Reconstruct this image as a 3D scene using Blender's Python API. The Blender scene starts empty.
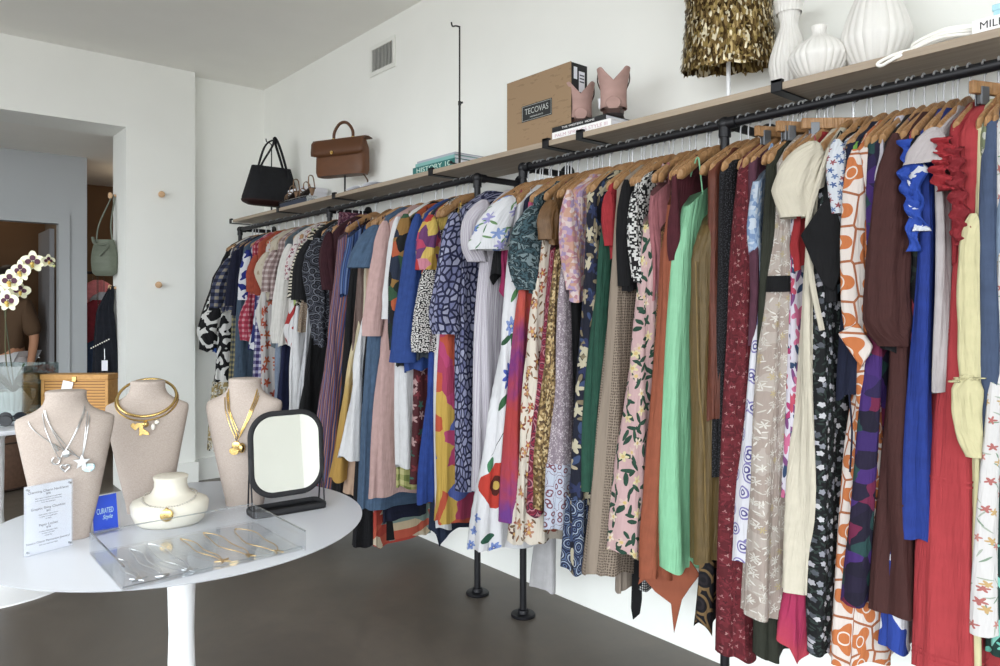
import bpy, bmesh, math, random
from mathutils import Vector
random.seed(7)
PI = math.pi
sin, cos = math.sin, math.cos
scn = bpy.context.scene
COL = scn.collection

# ------------------------------------------------------------------ camera and how the place is surveyed from it
FPX, HZ, EYE = 730.0, 308.0, 1.5
YAW = math.radians(40.34)
SA, CA = sin(YAW), cos(YAW)

def ray(px):
    t = (px - 500.0) / FPX
    return (SA + t * CA, CA - t * SA)          # ground direction per unit of depth
def on_z(px, py, z):
    f = FPX * (EYE - z) / (py - HZ)
    a = ray(px); return (a[0] * f, a[1] * f, z)
def on_x(px, py, x):
    a = ray(px); f = x / a[0]
    return (x, a[1] * f, EYE - (py - HZ) * f / FPX)
def on_y(px, py, y):
    a = ray(px); f = y / a[1]
    return (a[0] * f, y, EYE - (py - HZ) * f / FPX)
def at_f(px, py, f):
    a = ray(px); return (a[0] * f, a[1] * f, EYE - (py - HZ) * f / FPX)

cam_d = bpy.data.cameras.new('camera'); cam = bpy.data.objects.new('camera', cam_d); COL.objects.link(cam)
cam_d.sensor_width = 36.0; cam_d.sensor_fit = 'HORIZONTAL'
cam_d.lens = FPX / 1000.0 * 36.0
cam_d.shift_y = -(333.0 - HZ) / 1000.0
cam_d.clip_start = 0.05
cam.location = (0, 0, EYE); cam.rotation_euler = (PI / 2, 0, -YAW)
scn.camera = cam

# ------------------------------------------------------------------ object helpers
class M:
    """collects shapes (world coordinates) and links them as one mesh object"""
    def __init__(s): s.v = []; s.f = []; s.uv = []
    def add(s, vf, uv=None):
        n = len(s.v); s.v += [tuple(p) for p in vf[0]]; s.f += [[i + n for i in q] for q in vf[1]]
        s.uv += list(uv) if uv else [(p[0] + p[1], p[2]) for p in vf[0]]
        return s
    def build(s, name, mat, parent=None, origin=None, smooth=True, bevel=0, solid=0, angle=40):
        return mk(name, s.v, s.f, mat, parent, origin, s.uv, smooth, bevel, solid, angle)

def wloc(o):
    p = Vector((0, 0, 0))
    while o is not None: p += o.location; o = o.parent
    return p
def mk(name, v, f, mat, parent=None, origin=None, uv=None, smooth=True, bevel=0, solid=0, angle=40):
    me = bpy.data.meshes.new(name)
    if origin is None:
        if parent is not None: origin = tuple(wloc(parent))
        else:
            xs = [p[0] for p in v]; ys = [p[1] for p in v]; zs = [p[2] for p in v]
            origin = ((min(xs) + max(xs)) / 2, (min(ys) + max(ys)) / 2, min(zs))
    ox, oy, oz = origin
    me.from_pydata([(x - ox, y - oy, z - oz) for x, y, z in v], [], f)
    if uv:
        lay = me.uv_layers.new(name='UVMap')
        idx = [0] * len(me.loops); me.loops.foreach_get('vertex_index', idx)
        flat = [0.0] * (2 * len(idx))
        for i, k in enumerate(idx): flat[2 * i] = uv[k][0]; flat[2 * i + 1] = uv[k][1]
        lay.data.foreach_set('uv', flat)
    bm = bmesh.new(); bm.from_mesh(me)
    bmesh.ops.recalc_face_normals(bm, faces=bm.faces)
    bm.to_mesh(me); bm.free()
    if smooth:
        me.polygons.foreach_set('use_smooth', [True] * len(me.polygons))
        try: me.set_sharp_from_angle(angle=math.radians(angle))
        except Exception: pass
    if mat is not None: me.materials.append(mat)
    o = bpy.data.objects.new(name, me); COL.objects.link(o)
    o.parent = parent
    o.location = Vector(origin) - (wloc(parent) if parent is not None else Vector((0, 0, 0)))
    if bevel:
        b = o.modifiers.new('bevel', 'BEVEL'); b.width = bevel; b.segments = 2; b.limit_method = 'ANGLE'; b.angle_limit = math.radians(35)
    if solid:
        s = o.modifiers.new('solid', 'SOLIDIFY'); s.thickness = solid; s.offset = 0
    return o
def thing(name, label, cat, loc, group=None):
    o = bpy.data.objects.new(name, None); COL.objects.link(o); o.location = loc
    o.empty_display_size = 0.05
    return tag(o, label, cat, group)
def tag(o, label, cat, group=None, kind=None):
    o['label'] = label; o['category'] = cat
    if group: o['group'] = group
    if kind: o['kind'] = kind
    return o
def struct(o, label=None, cat=None):
    o['kind'] = 'structure'
    if label: o['label'] = label
    if cat: o['category'] = cat
    return o
def dup(root, loc, rotz=0.0, label=None, group=None):
    r = root.copy(); COL.objects.link(r); r.location = loc; r.rotation_euler = (0, 0, rotz)
    if label: r['label'] = label
    if group: r['group'] = group
    for ch in list(root.children):
        c = ch.copy(); COL.objects.link(c); c.parent = r
        for g in list(ch.children):
            d = g.copy(); COL.objects.link(d); d.parent = c
    return r

# ------------------------------------------------------------------ shapes
def rot2(x, y, a): return (x * cos(a) - y * sin(a), x * sin(a) + y * cos(a))
def box(x0, x1, y0, y1, z0, z1, rz=0.0):
    cx, cy = (x0 + x1) / 2, (y0 + y1) / 2
    v = []
    for z in (z0, z1):
        for x, y in ((x0, y0), (x1, y0), (x1, y1), (x0, y1)):
            a, b = rot2(x - cx, y - cy, rz); v.append((cx + a, cy + b, z))
    return v, [[3, 2, 1, 0], [4, 5, 6, 7], [0, 1, 5, 4], [1, 2, 6, 5], [2, 3, 7, 6], [3, 0, 4, 7]]
def obox(o, u, w, n):
    """box from corner o with edge vectors u, w, n"""
    o, u, w, n = Vector(o), Vector(u), Vector(w), Vector(n)
    v = [o, o + u, o + u + w, o + w, o + n, o + u + n, o + u + w + n, o + w + n]
    return [tuple(p) for p in v], [[3, 2, 1, 0], [4, 5, 6, 7], [0, 1, 5, 4], [1, 2, 6, 5], [2, 3, 7, 6], [3, 0, 4, 7]]
def tube(path, r, seg=8, closed=False, cap=True, ry=None, up=None):
    P = [Vector(p) for p in path]; n = len(P)
    R = r if isinstance(r, (list, tuple)) else [r] * n
    RY = R if ry is None else (ry if isinstance(ry, (list, tuple)) else [ry] * n)
    v, f = [], []; prev = None
    for i in range(n):
        if closed: t = P[(i + 1) % n] - P[i - 1]
        else: t = P[min(i + 1, n - 1)] - P[max(i - 1, 0)]
        if t.length < 1e-9: t = Vector((0, 0, 1))
        t.normalize()
        if up is not None:
            a = Vector(up) - t * Vector(up).dot(t)
        elif prev is None:
            a = t.cross(Vector((0, 0, 1)) if abs(t.z) < 0.9 else Vector((1, 0, 0)))
        else:
            a = prev - t * prev.dot(t)
        if a.length < 1e-6: a = t.orthogonal()
        a.normalize(); prev = a; b = t.cross(a)
        for k in range(seg):
            th = 2 * PI * k / seg
            v.append(tuple(P[i] + a * (cos(th) * R[i]) + b * (sin(th) * RY[i])))
    m = n if closed else n - 1
    for i in range(m):
        for k in range(seg):
            a0 = i * seg + k; a1 = i * seg + (k + 1) % seg
            b0 = ((i + 1) % n) * seg + k; b1 = ((i + 1) % n) * seg + (k + 1) % seg
            f.append([a0, a1, b1, b0])
    if cap and not closed:
        f.append(list(range(seg))[::-1]); f.append([(n - 1) * seg + k for k in range(seg)])
    return v, f
def rods(pts, r, seg=8): return tube(pts, r, seg)
def lathe(prof, c, seg=40, flute=0, famp=0.0, sx=1.0, sy=1.0, cap=True):
    v, f = [], []
    n = len(prof)
    for (r, z) in prof:
        for k in range(seg):
            th = 2 * PI * k / seg
            rr = r * (1 + famp * abs(sin(flute * th / 2)) if flute else 1)
            v.append((c[0] + rr * cos(th) * sx, c[1] + rr * sin(th) * sy, c[2] + z))
    for i in range(n - 1):
        for k in range(seg):
            f.append([i * seg + k, i * seg + (k + 1) % seg, (i + 1) * seg + (k + 1) % seg, (i + 1) * seg + k])
    if cap:
        f.append(list(range(seg))[::-1]); f.append([(n - 1) * seg + k for k in range(seg)])
    return v, f
def loft(rings, cap=True, closed=False):
    v, f = [], []; n = len(rings); s = len(rings[0])
    for r in rings: v += [tuple(p) for p in r]
    for i in range(n if closed else n - 1):
        j = (i + 1) % n
        for k in range(s):
            f.append([i * s + k, i * s + (k + 1) % s, j * s + (k + 1) % s, j * s + k])
    if cap and not closed:
        f.append(list(range(s))[::-1]); f.append([(n - 1) * s + k for k in range(s)])
    return v, f
def ball(c, r, seg=12, sx=1, sy=1, sz=1):
    prof = [(max(1e-4, sin(PI * i / 8)) * r, 0) for i in range(9)]
    v, f = [], []
    for i in range(9):
        z = -cos(PI * i / 8) * r * sz; rr = max(1e-4, sin(PI * i / 8)) * r
        for k in range(seg):
            th = 2 * PI * k / seg; v.append((c[0] + rr * cos(th) * sx, c[1] + rr * sin(th) * sy, c[2] + z))
    for i in range(8):
        for k in range(seg):
            f.append([i * seg + k, i * seg + (k + 1) % seg, (i + 1) * seg + (k + 1) % seg, (i + 1) * seg + k])
    return v, f
def prism(pts, o, u, w, thick):
    """closed outline pts (a,b) in plane o + a*u + b*w, given thickness along u x w"""
    o, u, w = Vector(o), Vector(u), Vector(w); n = u.cross(w).normalized() * thick
    v = [tuple(o + u * a + w * b) for a, b in pts] + [tuple(o + u * a + w * b + n) for a, b in pts]
    k = len(pts)
    f = [list(range(k))[::-1], [k + i for i in range(k)]]
    for i in range(k): f.append([i, (i + 1) % k, k + (i + 1) % k, k + i])
    return v, f
def sheet(fn, nu, nv):
    v, f, uv = [], [], []
    for j in range(nv + 1):
        for i in range(nu + 1):
            p = fn(i / nu, j / nv); v.append(p)
    for j in range(nv):
        for i in range(nu):
            a = j * (nu + 1) + i; f.append([a, a + 1, a + nu + 2, a + nu + 1])
    return v, f
def lerp(a, b, t): return a + (b - a) * t
def pw(pts, x):
    """piecewise linear through sorted (x, y)"""
    if x <= pts[0][0]: return pts[0][1]
    for (a, b), (c, d) in zip(pts, pts[1:]):
        if x <= c: return b + (d - b) * (x - a) / max(1e-9, c - a)
    return pts[-1][1]
def smooth_path(pts, n=8):
    """Catmull-Rom through pts"""
    P = [Vector(p) for p in pts]; P = [2 * P[0] - P[1]] + P + [2 * P[-1] - P[-2]]
    out = []
    for i in range(1, len(P) - 2):
        for k in range(n):
            t = k / n; a, b, c, d = P[i - 1], P[i], P[i + 1], P[i + 2]
            out.append(tuple(0.5 * ((2 * b) + (c - a) * t + (2 * a - 5 * b + 4 * c - d) * t * t + (3 * b - a - 3 * c + d) * t ** 3)))
    out.append(tuple(P[-2])); return out
def text(name, s, mat, parent, o, u, w, size, align='CENTER', depth=0.0006, shear=0.0, fit=None):
    """lettering as real thin mesh: o = anchor, u = reading direction, w = up"""
    cu = bpy.data.curves.new(name, 'FONT'); cu.body = s; cu.size = size; cu.align_x = align; cu.align_y = 'CENTER'
    cu.extrude = depth; cu.shear = shear
    t = bpy.data.objects.new(name, cu); COL.objects.link(t)
    bpy.context.view_layer.update()
    me = bpy.data.meshes.new_from_object(t.evaluated_get(bpy.context.evaluated_depsgraph_get()))
    bpy.data.objects.remove(t)
    u, w = Vector(u).normalized(), Vector(w).normalized(); n = u.cross(w)
    k = 1.0
    if fit:
        xs = [v.co.x for v in me.vertices]; wd = max(xs) - min(xs); k = fit / wd
    vs = [tuple(Vector(o) + u * (v.co.x * k) + w * v.co.y + n * v.co.z) for v in me.vertices]
    fs = [list(p.vertices) for p in me.polygons]
    bpy.data.meshes.remove(me)
    return mk(name, vs, fs, mat, parent, smooth=False)

# ------------------------------------------------------------------ materials
def srgb(c):
    if isinstance(c, str):
        c = c.lstrip('#'); c = [int(c[i:i + 2], 16) / 255 for i in (0, 2, 4)]
    return tuple((x / 12.92 if x <= 0.04045 else ((x + 0.055) / 1.055) ** 2.4) for x in c) + (1.0,)

class G:
    def __init__(s, name, rough=0.8, metal=0.0, spec=0.3):
        s.m = bpy.data.materials.new(name); s.m.use_nodes = True
        s.nt = s.m.node_tree; s.b = s.nt.nodes['Principled BSDF']
        s.b.inputs['Roughness'].default_value = rough; s.b.inputs['Metallic'].default_value = metal
        s.b.inputs['Specular IOR Level'].default_value = spec
        s._uv = None
    def n(s, typ, **kw):
        nd = s.nt.nodes.new(typ)
        for k, v in kw.items(): setattr(nd, k, v)
        return nd
    def set(s, sock, v):
        if isinstance(v, bpy.types.NodeSocket): s.nt.links.new(v, sock)
        else: sock.default_value = v
    @property
    def uv(s):
        if s._uv is None: s._uv = s.n('ShaderNodeTexCoord').outputs['UV']
        return s._uv
    def obj(s): return s.n('ShaderNodeTexCoord').outputs['Object']
    def mth(s, op, a, b=0.0, c=None):
        nd = s.n('ShaderNodeMath', operation=op); s.set(nd.inputs[0], a); s.set(nd.inputs[1], b)
        if c is not None: s.set(nd.inputs[2], c)
        return nd.outputs[0]
    def vm(s, op, a, b=None, scale=None):
        nd = s.n('ShaderNodeVectorMath', operation=op); s.set(nd.inputs[0], a)
        if b is not None: s.set(nd.inputs[1], b)
        if scale is not None: s.set(nd.inputs['Scale'], scale)
        return nd.outputs[0]
    def sep(s, v):
        nd = s.n('ShaderNodeSeparateXYZ'); s.set(nd.inputs[0], v); return nd.outputs
    def mix(s, fac, a, b):
        nd = s.n('ShaderNodeMix', data_type='RGBA'); s.set(nd.inputs[0], fac); s.set(nd.inputs[6], a); s.set(nd.inputs[7], b)
        return nd.outputs[2]
    def ramp(s, fac, cols, const=True, pos=None):
        nd = s.n('ShaderNodeValToRGB'); cr = nd.color_ramp; cr.interpolation = 'CONSTANT' if const else 'LINEAR'
        n = len(cols)
        while len(cr.elements) < n: cr.elements.new(0.5)
        for i, c in enumerate(cols):
            cr.elements[i].position = pos[i] if pos else (i / n if const else i / max(1, n - 1))
        for i, c in enumerate(cols): cr.elements[i].color = c
        s.set(nd.inputs[0], fac); return nd.outputs[0]
    def noise(s, vec, scale, detail=2.0, rough=0.5, dist=0.0):
        nd = s.n('ShaderNodeTexNoise'); s.set(nd.inputs['Vector'], vec); nd.inputs['Scale'].default_value = scale
        nd.inputs['Detail'].default_value = detail; nd.inputs['Roughness'].default_value = rough; nd.inputs['Distortion'].default_value = dist
        return nd.outputs
    def vor(s, vec, rnd=1.0, feature='F1', dim='2D', scale=1.0):
        nd = s.n('ShaderNodeTexVoronoi', voronoi_dimensions=dim, feature=feature); s.set(nd.inputs['Vector'], vec)
        nd.inputs['Scale'].default_value = scale; nd.inputs['Randomness'].default_value = rnd
        return nd.outputs
    def bump(s, h, strength=0.2, dist=0.002):
        nd = s.n('ShaderNodeBump'); nd.inputs['Strength'].default_value = strength; nd.inputs['Distance'].default_value = dist
        s.set(nd.inputs['Height'], h); s.nt.links.new(nd.outputs[0], s.b.inputs['Normal'])
    def out(s, col): s.set(s.b.inputs['Base Color'], col); return s.m
    def wob(s, amt, scale):
        """uv with a little waviness"""
        nz = s.noise(s.uv, scale)[1]
        return s.vm('ADD', s.uv, s.vm('SCALE', s.vm('SUBTRACT', nz, (0.5, 0.5, 0.5)), scale=amt))

def C(x): return srgb(x)
def solid(name, c, rough=0.85, var=0.10, weave=True, metal=0.0, spec=0.3):
    g = G(name, rough, metal, spec)
    nz = g.noise(g.uv, 28, 3)[0]
    c = C(c)
    lo = tuple(x * (1 - var) for x in c[:3]) + (1,); hi = tuple(min(1, x * (1 + var)) for x in c[:3]) + (1,)
    col = g.ramp(nz, [lo, hi], const=False, pos=[0.3, 0.7])
    if weave: g.bump(g.noise(g.uv, 700, 1)[0], 0.15, 0.001)
    return g.out(col)
def plain(name, c, rough=0.5, metal=0.0, spec=0.5):
    g = G(name, rough, metal, spec); g.b.inputs['Base Color'].default_value = C(c)
    return g.m
def stripes(name, cols, period, axis=0, rough=0.85, wob=0.0):
    g = G(name, rough)
    uv = g.wob(wob, 6) if wob else g.uv
    x = g.sep(uv)[axis]
    col = g.ramp(g.mth('FRACT', g.mth('DIVIDE', x, period)), [C(c) for c in cols])
    return g.out(col)
def plaid(name, a, b, c, period, blur=0.0):
    g = G(name, 0.9)
    uv = g.wob(0.006, 40) if blur else g.uv
    x, y = g.sep(uv)[0], g.sep(uv)[1]
    fx = g.mth('FRACT', g.mth('DIVIDE', x, period)); fy = g.mth('FRACT', g.mth('DIVIDE', y, period))
    mx = g.mth('LESS_THAN', fx, 0.45); my = g.mth('LESS_THAN', fy, 0.45)
    s = g.mth('ADD', mx, my)
    col = g.ramp(g.mth('DIVIDE', s, 2.0), [C(a), C(b), C(c)], pos=[0, 0.25, 0.75])
    return g.out(col)
def floral(name, bg, cols, scale=12, rad=0.4, petals=5, leaf=None, center=None, rnd=0.75, lsc=1.3, bgvar=None, leafsize=(0.34, 0.13), rough=0.85, depth=0.3, ls2=None):
    g = G(name, rough)
    uv = g.wob(0.01, 18)
    bgc = C(bg)
    col = bgc
    if bgvar: col = g.mix(g.mth('GREATER_THAN', g.noise(g.uv, scale * 0.5, 2)[0], 0.52), bgc, C(bgvar))
    if leaf:
        for i, off in enumerate([(3.3, 1.7, 0), (8.1, 5.2, 0)][:2 if ls2 is None else ls2]):
            lv = g.vm('ADD', g.vm('SCALE', uv, scale=scale * lsc), off)
            vo = g.vor(lv, 0.9); d = g.sep(g.vm('SUBTRACT', lv, vo['Position']))
            rr = g.sep(vo['Color'])[0]; ang = g.mth('MULTIPLY', rr, 6.28)
            cs, sn = g.mth('COSINE', ang), g.mth('SINE', ang)
            lx = g.mth('ADD', g.mth('MULTIPLY', d[0], cs), g.mth('MULTIPLY', d[1], sn))
            ly = g.mth('SUBTRACT', g.mth('MULTIPLY', d[1], cs), g.mth('MULTIPLY', d[0], sn))
            e = g.mth('ADD', g.mth('POWER', g.mth('ABSOLUTE', g.mth('DIVIDE', lx, leafsize[0])), 1.5), g.mth('POWER', g.mth('DIVIDE', ly, leafsize[1]), 2.0))
            col = g.mix(g.mth('LESS_THAN', e, 1.0), col, C(leaf if isinstance(leaf, str) else leaf[i % len(leaf)]))
    fv = g.vm('SCALE', uv, scale=scale)
    vo = g.vor(fv, rnd); d = g.sep(g.vm('SUBTRACT', fv, vo['Position']))
    rc = g.sep(vo['Color'])
    ang = g.mth('ADD', g.mth('ARCTAN2', d[1], d[0]), g.mth('MULTIPLY', rc[1], 6.28))
    edge = g.mth('ADD', rad * (1 - depth), g.mth('MULTIPLY', g.mth('COSINE', g.mth('MULTIPLY', ang, float(petals))), rad * depth))
    mask = g.mth('LESS_THAN', vo['Distance'], edge)
    pc = g.ramp(rc[0], [C(c) for c in cols])
    col = g.mix(mask, col, pc)
    if center: col = g.mix(g.mth('LESS_THAN', vo['Distance'], rad * 0.3), col, C(center))
    return g.out(col)
def blot(name, cols, scale=10, dist=1.0, pos=None, detail=2, rough=0.85, stretch=(1, 1, 1), metal=0):
    g = G(name, rough, metal)
    uv = g.vm('MULTIPLY', g.uv, stretch)
    nz = g.noise(uv, scale, detail, 0.5, dist)[0]
    n = len(cols)
    if pos is None: pos = [0.0] + [0.36 + 0.28 * i / max(1, n - 2) for i in range(n - 1)] if n > 2 else [0, 0.5]
    return g.out(g.ramp(nz, [C(c) for c in cols], pos=pos))
def cells(name, cols, scale=20, rnd=1.0, stretch=(1, 1, 1), rough=0.85, line=None, lw=0.06, metal=0.0, bump=0):
    g = G(name, rough, metal)
    uv = g.vm('SCALE', g.vm('MULTIPLY', g.wob(0.006, 30), stretch), scale=scale)
    vo = g.vor(uv, rnd)
    col = g.ramp(g.sep(vo['Color'])[0], [C(c) for c in cols])
    if line:
        ed = g.vor(uv, rnd, 'DISTANCE_TO_EDGE')['Distance']
        col = g.mix(g.mth('LESS_THAN', ed, lw), col, C(line))
    if bump: g.bump(g.sep(vo['Color'])[1], bump, 0.004)
    return g.out(col)
def rings(name, cols, scale=12, k=3.0, rnd=0.9, wob=0.015, stretch=(1, 1, 1), bg=None, cut=0.8, rough=0.85):
    """paisley / medallion print: nested rings around scattered centres"""
    g = G(name, rough)
    uv = g.vm('SCALE', g.vm('MULTIPLY', g.wob(wob, 14), stretch), scale=scale)
    vo = g.vor(uv, rnd)
    col = g.ramp(g.mth('FRACT', g.mth('MULTIPLY', vo['Distance'], k)), [C(c) for c in cols])
    if bg: col = g.mix(g.mth('GREATER_THAN', vo['Distance'], cut), col, C(bg))
    return g.out(col)
def dots(name, bg, fg, scale=60, r=0.28, rnd=0.0, bump=0, rough=0.9, band=None):
    g = G(name, rough)
    uv = g.vm('SCALE', g.uv, scale=scale)
    vo = g.vor(uv, rnd)
    m = g.mth('LESS_THAN', vo['Distance'], r)
    if band: m = g.mth('MULTIPLY', m, g.mth('GREATER_THAN', g.mth('ABSOLUTE', g.sep(g.uv)[0]), band))
    if bump: g.bump(vo['Distance'], bump, 0.003)
    return g.out(g.mix(m, C(bg), C(fg)))
def ombre(name, stops, z0, z1, rough=0.85, print_=None):
    """dip-dyed cloth: colour follows the height on the garment"""
    g = G(name, rough)
    y = g.sep(g.uv)[1]
    fac = g.mth('DIVIDE', g.mth('SUBTRACT', y, z0), z1 - z0)
    fac = g.mth('ADD', fac, g.mth('MULTIPLY', g.mth('SUBTRACT', g.noise(g.uv, 14)[0], 0.5), 0.25))
    return g.out(g.ramp(fac, [C(c) for c in stops], const=False))
def tiger(name, a, b, scale=30):
    g = G(name, 0.85)
    w = g.n('ShaderNodeTexWave', bands_direction='Y'); g.set(w.inputs['Vector'], g.uv)
    w.inputs['Scale'].default_value = scale; w.inputs['Distortion'].default_value = 6; w.inputs['Detail Scale'].default_value = 1.2
    return g.out(g.ramp(w.outputs[1], [C(a), C(b)], pos=[0, 0.5]))
def wood(name, a, b, scale=(3, 40, 40), rough=0.5):
    g = G(name, rough, 0, 0.4)
    v = g.vm('MULTIPLY', g.obj(), scale)
    nz = g.noise(v, 1.0, 4, 0.6, 1.2)[0]
    g.bump(nz, 0.05, 0.002)
    return g.out(g.ramp(nz, [C(a), C(b)], const=False, pos=[0.3, 0.7]))
def glassy(name, tint='#f4f8fa', amount=0.12, edge=0.75):
    """clear acrylic / glass sheet: mostly lets light through, reflects at grazing angles"""
    m = bpy.data.materials.new(name); m.use_nodes = True; nt = m.node_tree; nt.nodes.clear()
    o = nt.nodes.new('ShaderNodeOutputMaterial'); mx = nt.nodes.new('ShaderNodeMixShader')
    tr = nt.nodes.new('ShaderNodeBsdfTransparent'); tr.inputs[0].default_value = C(tint)
    gl = nt.nodes.new('ShaderNodeBsdfGlossy'); gl.inputs['Roughness'].default_value = 0.03
    lw = nt.nodes.new('ShaderNodeLayerWeight'); lw.inputs[0].default_value = 0.35
    mr = nt.nodes.new('ShaderNodeMapRange'); mr.inputs[3].default_value = amount; mr.inputs[4].default_value = edge
    nt.links.new(lw.outputs['Fresnel'], mr.inputs[0]); nt.links.new(mr.outputs[0], mx.inputs[0])
    nt.links.new(tr.outputs[0], mx.inputs[1]); nt.links.new(gl.outputs[0], mx.inputs[2]); nt.links.new(mx.outputs[0], o.inputs[0])
    return m
# ------------------------------------------------------------------ the room
WX, CEIL = 2.70, 3.51
XL, YF = -3.4, -2.6
YB, YC, YC2, YD = 6.55, 6.43, 6.86, 8.0          # recess wall, pier face, back of pier, corridor wall
SOFF = 2.957

def wall_mat(name, c, var=0.02):
    g = G(name, 0.9, 0, 0.2)
    nz = g.noise(g.obj(), 3.0, 3)[0]
    c = C(c); lo = tuple(x * (1 - var) for x in c[:3]) + (1,)
    g.bump(g.noise(g.obj(), 260, 2)[0], 0.06, 0.001)
    return g.out(g.ramp(nz, [lo, c], const=False, pos=[0.35, 0.65]))
m_wall = wall_mat('white_wall_paint', '#f1f2ee')
m_ceil = wall_mat('ceiling_paint', '#f2f1ec')
m_corr = wall_mat('corridor_grey_paint', '#b3b7ba')
m_brown = wall_mat('brown_wall_paint', '#6b5440')
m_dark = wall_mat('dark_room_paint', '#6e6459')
def floor_mat():
    g = G('polished_concrete', 0.32, 0, 0.4)
    big = g.noise(g.obj(), 0.9, 5, 0.6, 0.6)[0]; sm = g.noise(g.obj(), 9, 6, 0.7)[0]
    f = g.mth('ADD', g.mth('MULTIPLY', big, 0.65), g.mth('MULTIPLY', sm, 0.35))
    g.set(g.b.inputs['Roughness'], g.mth('ADD', 0.24, g.mth('MULTIPLY', sm, 0.3)))
    return g.out(g.ramp(f, [C('#4c463f'), C('#5e574f'), C('#726a60')], const=False, pos=[0.3, 0.5, 0.72]))
m_floor = floor_mat()
m_black = plain('black_metal', '#15151a', 0.45, 0.3, 0.5)
m_blackrough = plain('matte_black', '#17171b', 0.7)
m_steel = plain('chrome_wire', '#c9ccd0', 0.25, 1.0)

def S(name, shapes, mat, label=None, smooth=False):
    m = M()
    for s in shapes: m.add(s)
    return struct(m.build(name, mat, smooth=smooth), label)
S('floor', [box(XL - .2, 3.4, YF - .2, 10.2, -0.1, 0)], m_floor, 'polished brown grey concrete shop floor')
S('ceiling', [box(XL, WX + .15, YF, YC2, CEIL, CEIL + .1)], m_ceil, 'plain painted ceiling of the shop')
S('wall_right', [box(WX, WX + .15, YF, YC2, 0, CEIL)], m_wall, 'long white wall behind the clothes rails')
S('wall_back', [box(2.049, WX, YB, YC2, 0, CEIL), box(1.51, 2.049, YC, YC2, 0, CEIL), box(XL, 1.51, YC, YC2, SOFF, CEIL)], m_wall, 'white back wall with pier and wide opening to the corridor')
S('baseboard_back', [box(1.535, 2.071, YC - .022, YC - .0005, 0, .19), box(2.0495, 2.071, YC - .0005, YB - .0225, 0, .19), box(2.0495, WX - .001, YB - .022, YB - .0005, 0, .19)], m_wall, 'white baseboard round the pier and recess')
S('ceiling_corridor', [box(XL, 3.2, YC2 + .0005, 9.9, SOFF, SOFF + .1)], m_ceil, 'lower ceiling of the back corridor')
S('wall_corridor', [box(1.29, 1.532, YD, YD + .1, 0, SOFF), box(.45, 1.29, YD, YD + .1, 2.30, SOFF), box(XL, .45, YD, YD + .1, 0, SOFF)], m_corr, 'grey corridor wall with a doorway')
S('trim_1', [box(1.29, 1.385, YD - .02, YD - .0005, 0, 2.395), box(.355, .45, YD - .02, YD - .0005, 0, 2.395), box(.45, 1.29, YD - .02, YD - .0005, 2.30, 2.395)], m_corr, 'pale casing round the doorway')
S('wall_far', [box(XL, 3.2, 9.7, 9.8, 0, SOFF)], m_brown, 'brown wall of the rooms beyond the corridor')
S('wall_stockroom', [box(1.432, 1.531, YD + .1005, 9.7, 0, SOFF), box(3.05, 3.15, YC2, 9.7, 0, SOFF), box(.2, .3, YD + .1, 9.7, 0, SOFF)], m_dark, 'side walls of the rooms beyond the corridor')
S('wall_left', [box(XL - .15, XL, YF, 9.8, 0, .12), box(XL - .15, XL, YF, 9.8, 3.35, CEIL), box(XL - .15, XL, 5.2, 9.8, .12, 3.35)] +
  [box(XL - .12, XL - .04, y, y + .06, .12, 3.35) for y in (-2.6, -.7, 1.2, 3.1)], m_wall, 'side wall with tall shop windows')
S('wall_front', [box(XL, WX, YF - .15, YF, 0, .12), box(XL, WX, YF - .15, YF, 3.35, CEIL), box(1.0, WX, YF - .15, YF, .12, 3.35)] +
  [box(x, x + .06, YF - .12, YF - .04, .12, 3.35) for x in (-3.4, -1.5, .4)], m_wall, 'shop front with tall windows')
# slatted wall inside the far doorway and the open door leaf
def dleaf():
    m = M().add(box(1.235, 1.275, YD + .11, YD + .75, 0.01, 2.26))
    d = struct(m.build('door_1', plain('grey_door_paint', '#77777a', 0.6), smooth=False), 'grey door leaf standing open in the doorway')
    M().add(tube([(1.235, YD + .68, 1.0), (1.19, YD + .68, 1.0), (1.19, YD + .58, 1.0)], .009)).build('door_handle', m_steel, d)
dleaf()

# ------------------------------------------------------------------ vent on the right wall
a, b = on_x(371, 56, WX), on_x(396, 56, WX)
zt, zb = on_x(371, 48, WX)[2], on_x(371, 78, WX)[2]
vt = thing('wall_vent', 'white metal air vent high on the long white wall', 'vent', (WX, (a[1] + b[1]) / 2, zb))
y0, y1 = b[1], a[1]
m_vent = plain('white_vent_enamel', '#e8e9e4', 0.5)
M().add(box(WX - .012, WX - .001, y0, y1, zt - .03, zt)).add(box(WX - .012, WX - .001, y0, y1, zb, zb + .03)).add(box(WX - .012, WX - .001, y0, y0 + .03, zb + .03, zt - .03)).add(box(WX - .012, WX - .001, y1 - .03, y1, zb + .03, zt - .03)).build('vent_frame', m_vent, vt, smooth=False)
M().add(box(WX - .003, WX - .0005, y0 + .03, y1 - .03, zb + .03, zt - .03)).build('vent_backing', plain('vent_dark', '#3a3a3a', 0.8), vt, smooth=False)
mm = M()
k = 0
yy = y0 + .042
while yy < y1 - .035:
    mm.add(obox((WX - .012, yy, zb + .03), (.008, .006, 0), (0, .004, 0), (0, 0, zt - zb - .06))); yy += .0185
mm.build('vent_louvre', m_vent, vt, smooth=False)

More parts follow.
